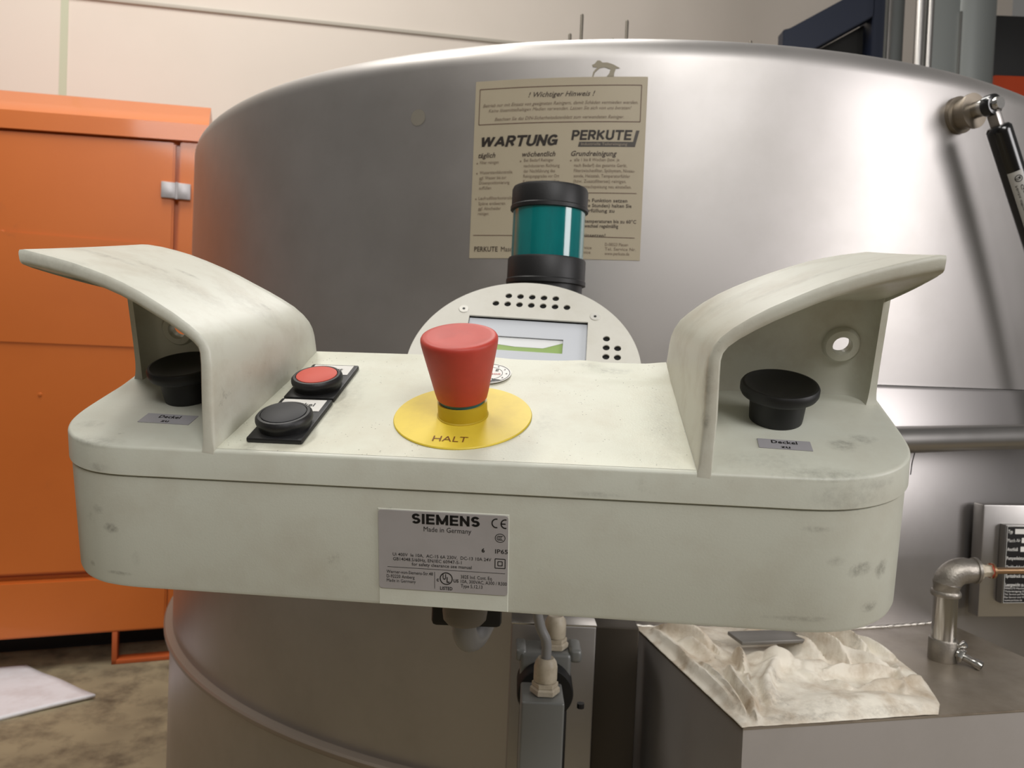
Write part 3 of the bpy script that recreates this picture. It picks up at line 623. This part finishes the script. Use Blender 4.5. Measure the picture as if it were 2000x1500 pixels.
def wing(s):
    F, B = WF[s], WBK[s]; n = len(F)
    def nrm(P_, i):
        a_, c = V(P_[max(i - 1, 0)]), V(P_[min(i + 1, n - 1)]); t = (c - a_).normalized(); return V((t.y, -t.x))   # towards the cavity
    vs = []; rows = []
    def add(fn):
        rows.append([len(vs) + i for i in range(n)])
        for i in range(n): vs.append(fn(i))
    def P(i, v, d):        # v 0..1 from front to back, d depth into thickness
        tF = nrm(F, i); tB = nrm(B, i); nn = (tF * (1 - v) + tB * v).normalized()
        q = V(F[i]) * (1 - v) + V(B[i]) * v + nn * d
        y = (K * q.y - .05) * (1 - v) + 132 * v
        return (s * q.x, y, q.y)
    def thk(i, v):
        u = i / (n - 1); base = 6.4 - .8 * exp(-((u - .35) / .12) ** 2) + 1.2 * max(0, u - .6) + (1.2 if s > 0 else 0) * max(0, u - .7)
        return base + v * 30 * max(0, (u - .30) / .70) ** 1.1
    add(lambda i: P(i, .0, 2.2)); rows.pop(); 
    del vs[:]
    for v in [k / 14 for k in range(14, 0, -1)]: add(lambda i: P(i, v, thk(i, v)))
    rr = lambda i: .12 if i < 2 else .5 if i == 2 else 1
    add(lambda i: P(i, .012 * rr(i), thk(i, 0)))
    add(lambda i: V(P(i, 0, thk(i, 0) - 1.0 * rr(i))) + V((0, .25 * rr(i), 0))); add(lambda i: P(i, 0, thk(i, 0) - 2.2 * rr(i)))
    add(lambda i: P(i, 0, 2.4 * rr(i))); add(lambda i: V(P(i, 0, 1.0 * rr(i))) + V((0, .35 * rr(i), 0))); add(lambda i: V(P(i, 0, .3 * rr(i))) + V((0, 1.1 * rr(i), 0))); add(lambda i: P(i, .02 * rr(i), 0))
    for v in [k / 14 for k in range(1, 14)]: add(lambda i: P(i, v, 0))
    add(lambda i: P(i, .985, .4)); add(lambda i: P(i, 1, 2))
    fs = []; m_ = len(rows)
    for r in range(m_):
        r2 = (r + 1) % m_
        for i in range(n - 1): fs.append((rows[r][i], rows[r][i + 1], rows[r2][i + 1], rows[r2][i]))
    fs.append(tuple(rows[r][n - 1] for r in range(m_)))
    fs.append(tuple(rows[r][0] for r in range(m_)))
    mesh('guard_wing', vs, fs, PLW, con, sc=MM)
    # rear guard wall of the cavity with a through hole
    XE = 221.5 if s > 0 else 207.5
    pc = [(118, 98), (150, 97.5), (XE - 24, 97.3), (XE - 10, 97), (XE - 4.5, 94.5), (XE - 1.2, 90), (XE, 85)]
    pc = smoothpl(pc, 4)
    bm = bmesh.new(); zs = [0.02, 1.2, 3, 6, 10, 20, 35, 50, 1e3]; grid = []
    for k, (x, y) in enumerate(pc):
        u = (x - 118) / (XE - 118); t0 = max(0, min(1, (y - 14) / 118)); col = []
        # underside height of the wing at this place
        best = None
        for i in range(n):
            q = P(i, (y - 20) / 112, thk(i, (y - 20) / 112) * .55)
            if best is None or abs(abs(q[0]) - x) < best[0]: best = (abs(abs(q[0]) - x), q[2])
        zt = max(12, best[1])
        for side in (0, 1):
            c2 = []
            a_ = V(pc[max(k - 1, 0)]); b2 = V(pc[min(k + 1, len(pc) - 1)]); t = (b2 - a_).normalized(); nn = V((-t.y, t.x))
            for z in zs:
                z2 = min(z, zt) if z > 10 else z; fl = exp(-z2 / 4.5) * (3.2 if side == 0 else 0) ; ed = max(0, u - .93) / .07 * exp(-z2 / 5) * 3
                px, py = x + nn.x * (3.6 * side) + t.x * ed + nn.x * -fl * .8 - (.10 if s < 0 else .03) * z2 * max(0, u) ** 5, y + nn.y * 3.6 * side + t.y * ed - abs(nn.y) * fl * .8
                c2.append(bm.verts.new((s * px * MM, py * MM, z2 * MM)))
            col.append(c2)
        grid.append(col)
    for k in range(len(grid) - 1):
        for side in (0, 1):
            for j in range(len(zs) - 1):
                q = [grid[k][side][j], grid[k + 1][side][j], grid[k + 1][side][j + 1], grid[k][side][j + 1]]
                bm.faces.new(q)
        for j in (0, len(zs) - 1): bm.faces.new([grid[k][0][j], grid[k + 1][0][j], grid[k + 1][1][j], grid[k][1][j]])
    for k in (0, len(grid) - 1):
        for j in range(len(zs) - 1): bm.faces.new([grid[k][0][j], grid[k][0][j + 1], grid[k][1][j + 1], grid[k][1][j]])
    wl = frombm('rear_guard', bm, PLW, None)
    hx, hz = (205.9, 29.6) if s > 0 else (184.5, 28)
    ct = lathe('cut', [(.0050, -.03), (.0050, .03)], PLW, None, 40, mtx=axis_m((s * hx * MM, .095, hz * MM), (0, -1, 0)))
    md = wl.modifiers.new('b', 'BOOLEAN'); md.operation = 'DIFFERENCE'; md.object = ct; md.solver = 'EXACT'
    bpy.context.view_layer.update(); dg = bpy.context.evaluated_depsgraph_get()
    me = bpy.data.meshes.new_from_object(wl.evaluated_get(dg)); wl.modifiers.clear(); wl.data = me
    for p in me.polygons: p.use_smooth = True
    me.set_sharp_from_angle(angle=radians(35)); bpy.data.objects.remove(ct); wl.parent = con
    yb = 96.5
    lathe('bushing', [(.0050, -.004), (.0050, .0018), (.0054, .0024), (.0088, .0024), (.0100, .0012), (.0104, -.002)], PLW, con, 48, mtx=axis_m((s * hx * MM, yb * MM, hz * MM), (0, -1, 0)), cap=False)
wing(-1); wing(1)

# palm buttons
for s, x in ((-1, -163.5), (1, 167.2)):
    ps = lathe('palm_button', [(.0136, .0002), (.0138, .002), (.0143, .010), (.0143, .0145)], BLP, con, 64, mtx=Matrix.Translation((x * MM, .0605, 0)))
    ps['label'] = 'black palm button with a wide dished head under the left guard wing' if s < 0 else 'black palm button with a wide dished head under the right guard wing'
    lathe('button_head', [(.0136, .0130), (.0178, .0140), (.0192, .0150), (.0200, .0166), (.0200, .0195), (.0192, .0208), (.0180, .0210), (.0165, .0201), (.011, .0180), (.005, .0172), (0, .0170)], BLP, ps, 64, mtx=Matrix.Translation((x * MM, .0605, 0)) @ Matrix.Rotation(.0, 4, 'Y'))
for s, (cx, cy, ww, hh, ro) in ((-1, (-161, 31.5, 30, 10.5, -.04)), (1, (166.2, 31.2, 25.6, 9.6, -.06))):
    M_ = Matrix.Translation((cx * MM, cy * MM, 0)) @ Matrix.Rotation(ro, 4, 'Z')
    tp = box('label_tape', (-ww / 2 * MM, -hh / 2 * MM, .0001), (ww / 2 * MM, hh / 2 * MM, .0004), TAPE, con, mtx=M_, label='grey adhesive label reading Deckel zu')
    pp = Print(lambda x, y, M_=M_: M_ @ V((x, y, .0005))); pp.text('Deckel', 0, .0006, .0125, .0030, 'C', .02); pp.text('zu', 0, -.0040, .0045, .0026, 'C', .02); pp.done('lettering', INKN, tp)

# emergency stop
EY = .0486
yd = lathe('warning_disc', [(.0130, .0002), (.0375, .0002), (.0376, .0007), (.0372, .0012), (.0125, .0014)], YEL, con, 96, mtx=Matrix.Translation((0, EY, 0)), label='round yellow disc marked HALT')
pp = Print(lambda x, y: V((x, EY + y, .00155))); pp.text('HALT', -.0015, -.0312, .0180, .0056, 'C', -.006, .0); pp.done('lettering', mat('brown_engraving', (120, 74, 34), .5), yd)
es = lathe('emergency_stop_button', [(.0140, .0012), (.0140, .0018), (.0134, .0022), (.0134, .0098), (.0126, .0100)], YELD, con, 64, mtx=Matrix.Translation((0, EY, 0)), label='red mushroom emergency stop on a yellow collar')
lathe('teal_ring', [(.0122, .0095), (.0124, .0132)], TEALR, es, 64, mtx=Matrix.Translation((0, EY, 0)))
lathe('mushroom_head', [(.0110, .0118), (.0128, .0118), (.0136, .0124), (.0139, .0136), (.0145, .0160), (.0168, .0270), (.0192, .0385), (.0201, .0430), (.0203, .0450), (.0202, .0460), (.0197, .0469), (.0186, .0474), (.0165, .0474), (.0120, .0468), (.0060, .0465), (0, .0466)], RED, es, 96, mtx=Matrix.Translation((0, EY, 0)))

# push buttons on label holders
def push(x0, y0, capm, text, lab):
    bm = bmesh.new(); bxm(bm, (x0 * MM, y0 * MM, .0001), ((x0 + 30) * MM, (y0 + 48.6) * MM, .0030), .0010)
    h = frombm('push_button', bm, BLK, con, label=lab)
    cx, cy = (x0 + 15.2) * MM, (y0 + 15.8) * MM; M_ = Matrix.Translation((cx, cy, 0))
    lathe('bezel', [(.0136, .0028), (.0138, .0052), (.0147, .0064), (.0149, .0075), (.0147, .0090), (.0135, .0102), (.0122, .0103), (.0119, .0096)], BLK, h, 64, mtx=M_)
    lathe('cap', [(.0117, .0090), (.0117, .01045), (.0115, .0106), (0, .01062)], capm, h, 64, mtx=M_)
    pl = box('label_insert', ((x0 + 2.6) * MM, (y0 + 32.5) * MM, .0029), ((x0 + 27.4) * MM, (y0 + 46.4) * MM, .0033), WHT, h, 0)
    pp = Print(lambda x, y: V((x, y, .00345))); pp.text(text, (x0 + 15) * MM, (y0 + 38) * MM, .0150, .0040, 'C', .01); pp.done('lettering', INKN, pl)
push(-106.2, 9.4, mat('charcoal_cap', (40, 40, 42), .6), 'Deckel', 'black flat push button nearest the front edge')
push(-106.2, 59.4, REDF, 'sofort', 'red flat push button behind the black one')

# inspection sticker on the deck
ST = Matrix.Translation((.0045, .1055, 0))
ss = lathe('inspection_sticker', [(.0001, .0012), (.0152, .0012), (.0152, .0014), (0, .0014)], WHT, con, 64, mtx=ST, label='round white inspection sticker with a black dated triangle')
pp = Print(lambda x, y: V((.0045 + x, .1055 + y, .00155))); pp.ring(0, 0, .0145, .0145, .0004); pp.ring(0, 0, .0100, .0100, .0003)
for i in range(12): pp.text(str(i + 1), .0122 * cos(pi / 2 - i * pi / 6), .0122 * sin(pi / 2 - i * pi / 6) - .0008, None, .0018, 'C', .01)
pp.text('DGUV', -.004, .0035, None, .0026, 'C', .02); pp.text('E', .006, .0035, None, .003, 'C', .02)
pp.poly([(.0005, -.0145), (.0105, -.0095), (.0028, -.0070), (-.0015, -.0135)]); pp.done('lettering', INKN, ss)
pp = Print(lambda x, y: V((.0045 + x, .1055 + y, .0016))); pp.text('SA A0000', 0, -.002, .0175, .0022, 'C', .008); pp.done('red_lettering', REDI, ss)
pp = Print(lambda x, y: V((.0045 + x, .1055 + y, .00165))); pp.text('27', .0040, -.0110, None, .0022, 'C', .02, rot=.5); pp.done('white_digits', WHT, ss)

# name plate panel in the front
def ff(x, z, e): return V((x * MM, (K * z + .9) * MM - e, z * MM))
bm = bmesh.new(); q = []
for e in (.0003, -.0015):
    q.append([bm.verts.new(ff(x, z, e)) for x, z in ((-34.6, -74.5), (31.6, -74.5), (31.6, -25.1), (-34.6, -25.1))])
bm.faces.new(q[0]); bm.faces.new(q[1][::-1])
for i in range(4): bm.faces.new((q[0][i], q[0][(i + 1) % 4], q[1][(i + 1) % 4], q[1][i]))
bmesh.ops.bevel(bm, geom=[e for e in bm.edges if all(v in q[0] for v in e.verts)], offset=.0003, segments=1, affect='EDGES')
pn = frombm('front_panel', bm, PLA, con, smooth=False)
k_ = sqrt(1 + K * K)
def nf(u, v, e): z = -25.6 - v / k_; return ff(-34.3 + u, z, e)
pp = Print(lambda x, y: nf(x, -y, .0007)); R_ = 1.6
rc = []
for cx, cy, a0 in ((65.6 - R_, -R_, 0), (R_, -R_, 90), (R_, -41.4 + R_, 180), (65.6 - R_, -41.4 + R_, 270)):
    for k in range(6): t = radians(a0 + 18 * k); rc.append((cx + R_ * cos(t), cy + R_ * sin(t)))
bm = bmesh.new(); v1 = [bm.verts.new(nf(x, -y, .00075)) for x, y in rc]; v2 = [bm.verts.new(nf(x, -y, .0003)) for x, y in rc]
bm.faces.new(v1); [bm.faces.new((v1[i], v1[(i + 1) % len(rc)], v2[(i + 1) % len(rc)], v2[i])) for i in range(len(rc))]
npz = frombm('name_plate', bm, SILV, pn, smooth=False, label='silver plate with black lettering')
VS = .836
pp = Print(lambda x, y: nf(x, -y, .00085))
def T(t, u, v, w_, h, al='L', b=0): pp.text(t, u, -v * VS, w_, h * VS, al, b)
pp.stroke('SIEMENS', 17.2, -7.5 * VS, 34.2, 6.3 * VS, .27, 0, .14); T('Made in Germany', 23.2, 12.0, 24.0, 3.0, 'L', .004)
pp.ring(61.0 - 1.4, -4.6 * VS, 2.4, 2.5, .62, radians(75), radians(285)); pp.ring(65.2 - 1.1, -4.8 * VS, 2.4, 2.5, .62, radians(75), radians(285)); pp.line(62.0, -4.8 * VS, 64.2, -4.8 * VS, .6)
pp.ring(61.6, -13.6 * VS, 2.6, 2.3, .32)
for dx in (-.9, 0, .9): pp.ring(61.7 + dx, -13.6 * VS, .85, 1.2, .32, radians(60), radians(300))
T('IP65', 59.2, 23.2, 6.3, 2.6, 'L', .01); T('6', 52.4, 23.0, 1.6, 2.4, 'L', .035)
pp.rect(59.2, -32.4 * VS, 64.2, -26.6 * VS, .42); pp.rect(60.6, -30.8 * VS, 62.8, -28.2 * VS, .42)
T('Ui 400V  Ie 10A,  AC-15 6A 230V,  DC-13 10A 24V', 7.3, 28.4, 50, 2.0, 'L', .004); T('GB14048.5/60Hz, EN/IEC 60947-5-1', 7.4, 31.3, 35, 2.0, 'L', .004)
T('for safety clearance see manual', 17, 34.0, 30.5, 2.0, 'L', .006)
pp.line(4.5, -35.6 * VS, 64.3, -35.6 * VS, .22); pp.line(28.7, -37.2 * VS, 28.7, -47.8 * VS, .22)
T('Werner-von-Siemens-Str.48', 4, 39.6, 23.8, 2.0, 'L', .004); T('D-92220 Amberg', 4, 42.5, 14.4, 2.0, 'L', .004); T('Made in Germany', 4, 45.2, 15, 2.0, 'L', .004)
pp.ring(34.6, -41 * VS, 3.3, 3.3, .5); T('U', 32.8, 41.6, 1.7, 3.3, 'L', .03); T('L', 34.8, 43.4, 1.5, 3.3, 'L', .03)
T('c', 29.7, 43.0, 1.1, 2.4, 'L', .03); T('US', 38.3, 43.0, 2.6, 1.9, 'L', .03); T('LISTED', 31.5, 48.2, 6.3, 2.0, 'L', .025)
T('382E Ind. Cont. Eq.', 42, 40.2, 16, 2.1, 'L', .004); T('10A, 300VAC, A300 / R300', 42, 43.1, 23.2, 2.1, 'L', .004); T('Type 5,12,13', 42, 46.0, 11, 2.1, 'L', .004)
pp.done('lettering', INKN, npz)

# ------------------------------------------------------------------ display head
HR = Matrix(((.99673, .0678, -.04407), (-.0771, .63248, -.77073), (-.02438, .7716, .63564)))
hdm = empty('display_unit', (.00892, .68466, 1.04725), 'round cream display unit with vent holes and small screen behind the console', 'display', HR)
def spl(cu, pts):
    s = cu.splines.new('POLY'); s.points.add(len(pts) - 1); s.use_cyclic_u = True
    for p, q in zip(s.points, pts): p.co = (q[0] * MM, q[1] * MM, 0, 1)
cir = lambda x, y, r, n=20: [(x + r * cos(2 * pi * i / n), y + r * sin(2 * pi * i / n)) for i in range(n)]
cu = bpy.data.curves.new('face_plate', 'CURVE'); cu.dimensions = '2D'; cu.fill_mode = 'BOTH'; cu.extrude = .0006; cu.bevel_depth = .0003; cu.bevel_resolution = 1
spl(cu, [(105 * cos(t), 105 * sin(t)) for t in [radians(-40 + 260 * i / 120) for i in range(121)]])
holes = [(1.2 + 11.3 * i, 86.3) for i in (-2, -1, 0, 1, 2)] + [(1.2 + 11.3 * i, 75.5) for i in range(-3, 4)]
for sx in (1, -1): holes += [(sx * 72.3 + (1 if sx > 0 else 2), 39.1), (sx * 72.3 + (1 if sx > 0 else 2), 28.3), (sx * 83.6, 28.3), (sx * 72.3 + (1 if sx > 0 else 2), 17.5), (sx * 83.6, 17.5)]
for x, y in holes: spl(cu, cir(x, y, 3.5))
spl(cu, [(-56, 0), (56, 0), (56, 58.5), (-56, 58.5)])
ob = bpy.data.objects.new('t', cu); me = bpy.data.meshes.new_from_object(ob); bpy.data.objects.remove(ob)
link('face_plate', me, ALU, hdm)
circ = [(104 * cos(radians(-40 + 260 * i / 100)), 104 * sin(radians(-40 + 260 * i / 100))) for i in range(101)]
prism('housing', [(x * .99, y * .99) for x, y in circ], -20, -8, mat('housing_dark', (10, 10, 10), .7), hdm, sc=MM)
cu = bpy.data.curves.new('dark_backing', 'CURVE'); cu.dimensions = '2D'; cu.fill_mode = 'BOTH'; cu.extrude = .0001
spl(cu, [(x * .98, y * .98) for x, y in circ]); spl(cu, [(-57, -1), (57, -1), (57, 59.5), (-57, 59.5)])
ob = bpy.data.objects.new('t', cu); me = bpy.data.meshes.new_from_object(ob); bpy.data.objects.remove(ob)
for v in me.vertices: v.co.z -= .0016
link('dark_backing', me, MATS['housing_dark'], hdm)
bm = bmesh.new(); n = len(circ)
a1_ = [bm.verts.new((x * 1.0 * MM, y * 1.0 * MM, -.0009)) for x, y in circ]; b1_ = [bm.verts.new((x * MM, y * MM, -.021)) for x, y in circ]
for i in range(n): bm.faces.new((a1_[i], a1_[(i + 1) % n], b1_[(i + 1) % n], b1_[i]))
bm.faces.new(b1_); frombm('housing_rim', bm, ALU, hdm)
for x in (-62, 62):
    sc0 = lathe('screw', [(0, .0016), (.0044, .0016), (.0049, .0010), (.0050, .0006)], mat('screw_steel', (224, 222, 214), .35, .4), hdm, 32, mtx=Matrix.Translation((x * MM, .0654, 0)))
    lathe('hex_socket', [(0, .0017), (.0015, .0017), (.0015, .0014)], INKN, sc0, 6, cap=False, mtx=Matrix.Translation((x * MM, .0654, 0)))
cu = bpy.data.curves.new('screen_panel', 'CURVE'); cu.dimensions = '2D'; cu.fill_mode = 'BOTH'; cu.extrude = .0004
spl(cu, [(-55.6, 0), (55.6, 0), (55.6, 58), (-55.6, 58)]); spl(cu, [(-34, 20.5), (34, 20.5), (34, 37.5), (-34, 37.5)])
ob = bpy.data.objects.new('t', cu); me = bpy.data.meshes.new_from_object(ob); bpy.data.objects.remove(ob)
for v in me.vertices: v.co.z -= .0030
sp = link('screen_panel', me, SCR, hdm)
box('lcd_glass', (-.034, .0205, -.0052), (.034, .0375, -.0045), LCD, hdm)
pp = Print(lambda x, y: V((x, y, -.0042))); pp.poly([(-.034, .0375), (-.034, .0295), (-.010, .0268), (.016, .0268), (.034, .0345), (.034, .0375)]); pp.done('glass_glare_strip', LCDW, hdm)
tube('rear_stem', [(0, -.02, -.018), (0, -.043, -.086)], .02, GRYC, hdm, 32, smoothpath=False)

# ------------------------------------------------------------------ signal light
sl = empty('signal_light', (.0300, .80, 1.08), 'green signal lamp between black rings standing behind the display unit', 'lamp', Matrix.Rotation(radians(.6), 3, 'Y'))
Zs = lambda z: z - 1.08
lathe('top_cap', [(.0385, Zs(1.2075)), (.0402, Zs(1.2080)), (.0402, Zs(1.2115)), (.0393, Zs(1.2125)), (.0393, Zs(1.2285)), (.0380, Zs(1.2315)), (.0340, Zs(1.2325)), (0, Zs(1.2330))], BLK, sl, 96)
lathe('lens', [(.0371, Zs(1.158)), (.0374, Zs(1.160)), (.0374, Zs(1.209)), (.036, Zs(1.210))], LENS, sl, 96)
lathe('middle_ring', [(.0395, Zs(1.1320)), (.0412, Zs(1.1325)), (.0412, Zs(1.1365)), (.0404, Zs(1.1375)), (.0404, Zs(1.1570)), (.0395, Zs(1.1590)), (.036, Zs(1.1595))], BLK, sl, 96)
lathe('base', [(.0375, 0), (.0380, .002), (.0380, Zs(1.1330)), (.036, Zs(1.1335))], BLK, sl, 96)
lathe('mounting_tube', [(.012, -.22), (.012, 0)], GRYC, sl, 24)

# ------------------------------------------------------------------ orange container
OM = frame_m((-1.2754, 2.517, 0), WD, WN)
oc = bpy.data.objects.new('orange_container', None); COL.objects.link(oc); oc.matrix_world = OM
tag(oc, 'large orange sheet metal container with hinged door behind left of drum', 'container')
SL = .06
def quadbox(name, pts, y0, y1, mt, parent, bev=0):
    bm = bmesh.new(); a_ = [bm.verts.new((x, y0, z)) for x, z in pts]; b2 = [bm.verts.new((x, y1, z)) for x, z in pts]; n = len(pts)
    bm.faces.new(a_); bm.faces.new(b2[::-1])
    for i in range(n): bm.faces.new((a_[i], b2[i], b2[(i + 1) % n], a_[(i + 1) % n]))
    if bev: bmesh.ops.bevel(bm, geom=list(bm.edges), offset=bev, segments=2, affect='EDGES')
    return frombm(name, bm, mt, parent)
zl = lambda s: 1.7355 + SL * s      # lip bottom
quadbox('frame_body', [(-2.3, .109), (.225, .109), (.225, zl(.225) + .02), (-2.3, zl(-2.3) + .02)], .036, .9, ORG, oc, .004)
quadbox('door_panel', [(-1.2, .312), (.137, .312), (.137, zl(.137) - .006), (-1.2, zl(-1.2) - .006)], .006, .04, ORG, oc, .006)
quadbox('door_emboss', [(-1.12, 1.05), (.1, 1.05), (.1, 1.40), (-1.12, 1.40)], .002, .012, ORG, oc, .0035)
quadbox('corner_post', [(.151, .109), (.225, .109), (.225, zl(.225)), (.151, zl(.151))], .010, .04, ORG, oc, .004)
quadbox('kick_panel', [(-2.3, .109), (.150, .109), (.150, .292), (-2.3, .292)], .000, .04, ORG, oc, .006)
bm = bmesh.new(); vs = []; fs = []
for s in (-2.35, .238):
    z = zl(s); k = .056
    for y, zz in ((.04, z), (-.004, z), (-.004, z + k), (.15, z + k + .103), (.95, z + k + .103), (.95, z)): vs.append((s, y, zz))
for i in range(6): fs.append((i, (i + 1) % 6, 6 + (i + 1) % 6, 6 + i))
fs += [tuple(range(6)), tuple(range(6, 12))]
mesh('roof', vs, fs, ORG, oc)
h = box('hinge', (.0975, -.006, 1.5505), (.1435, .006, 1.603), HNG, oc, .002, label='grey zinc hinge'); box('hinge_leaf', (.1450, -.006, 1.5505), (.1875, .010, 1.603), HNG, h, .002)
lathe('hinge_pin', [(.005, 1.549), (.005, 1.6045)], HNG, h, 12, mtx=Matrix.Translation((.1445, -.003, 0)))
box('latch', (-.43, -.02, .835), (-.352, .006, .872), HNG, oc, .003)
for s, z in ((-.237, .89), (-.350, 1.395)): lathe('rivet', [(.006, 0), (.005, .003), (0, .004)], ORG, oc, 16, mtx=axis_m((s, .006, z), (0, -1, 0)))
bx_ = bmesh.new(); bxm(bx_, (-.012, 0, 0), (.004, .05, .109), .002); bxm(bx_, (-.012, 0, 0), (.34, .05, .014), .002); bxm(bx_, (.325, 0, 0), (.34, .05, .109), .002)
frombm('fork_skid', bx_, ORGD, oc)
box('underside_shade_block', (-2.2, .20, 0), (.2, .6, .109), BLM, oc)  # black block standing in for the shade under the container

# white sheet on the floor
pc_ = [V((-1.2036, 2.2634, 0)), V((-1.5413, 2.468, 0)), V((-2.0, 2.30, 0)), V((-1.75, 1.78, 0))]
vs = []; fs = []; n = 26
for j in range(n + 1):
    for i in range(n + 1):
        a_, b2 = i / n, j / n; p = (pc_[0] * (1 - a_) + pc_[1] * a_) * (1 - b2) + (pc_[3] * (1 - a_) + pc_[2] * a_) * b2
        z = .012 + .006 * noise.noise(V((p.x * 6, p.y * 6, 0))) - .008 * max(0, a_ - .6) ; vs.append((p.x, p.y, z))
for j in range(n):
    for i in range(n): k = j * (n + 1) + i; fs.append((k, k + 1, k + n + 2, k + n + 1))
sh_ = mesh('flat_sheet', vs, fs, PAPR); md = sh_.modifiers.new('s', 'SOLIDIFY'); md.thickness = .009; md.offset = -1
tag(sh_, 'white scuffed flat sheet lying on the concrete floor at left', 'sheet')

# ------------------------------------------------------------------ things behind the drum at upper right
br = empty('navy_steel_frame', (1.35, 3.0, 0), 'navy blue steel frame with slanted brace behind the drum at upper right', 'frame')
def flat(name, pts, y0, y1, mt, parent=None, off=(0, 0, 0)):
    return quadbox(name, [(x - off[0], z - off[2]) for x, z in pts], y0 - off[1], y1 - off[1], mt, parent, .003)
O_ = (1.35, 3.0, 0)
flat('upright', [(1.337, 0), (1.389, 0), (1.379, 2.9), (1.333, 2.9)], 3.0, 3.12, NAVY, br, O_)
flat('brace', [(.9915, 2.312), (1.104, 2.306), (1.3368, 2.446), (1.3368, 2.58), (1.0197, 2.385), (.9903, 2.380)], 3.0, 3.06, NAVY, br, O_)
flat('infill', [(1.02, .9), (1.34, .9), (1.34, 2.45), (1.09, 2.30), (1.02, 2.30)], 3.08, 3.10, mat('dark_infill', (14, 13, 8), .7), br, O_)
def pipe(name, x, y, r, mt, label, cat, z1=3.0, lean=.012):
    o = tube(name, [(x + lean * 0, y, 0), (x, y, z1)], r, mt, None, 32, smoothpath=False); tag(o, label, cat); return o
o = box('steel_strip', (1.386, 2.98, 0), (1.398, 2.995, 3), STB, None, .002); tag(o, 'thin bright steel strip beside the navy frame', 'strip')
pipe('wide_grey_pipe', 1.493, 3.18, .0435, GRYC, 'wide grey upright pipe right of the navy frame', 'pipe')
pipe('slim_bright_pipe', 1.414, 2.8, .0165, STB, 'slim bright upright pipe, left one of the close pair', 'pipe')
pipe('slim_dull_pipe', 1.450, 2.8, .0125, STB, 'slimmer bright upright pipe, right one of the close pair', 'pipe')
cl_ = empty('grey_column', (1.69, 3.06, 0), 'broad grey steel column behind the drum at upper right', 'column')
lathe('column_tube', [(.098, 0), (.098, 3.2)], GRYC, cl_, 64, mtx=Matrix.Translation((.04, 0, 0)))
box('column_channel', (-.135, -.07, 0), (-.02, .02, 3.2), GRYC, cl_, .006)
box('edge_strip', (-.030, -.078, 0), (-.022, -.068, 2.47), SHINY, cl_, .001)
o = box('dark_cabinet', (2.045, 3.4, 2.392), (2.9, 3.9, 2.66), BLM, None, .01); tag(o, 'black cabinet top edge at the far upper right', 'cabinet')
o = box('orange_machine', (2.03, 3.36, 0), (3.0, 3.95, 2.385), mat('deep_orange_paint', (190, 66, 20), .45), None, .01); tag(o, 'orange machine top glimpsed below the black cabinet at right', 'machine')
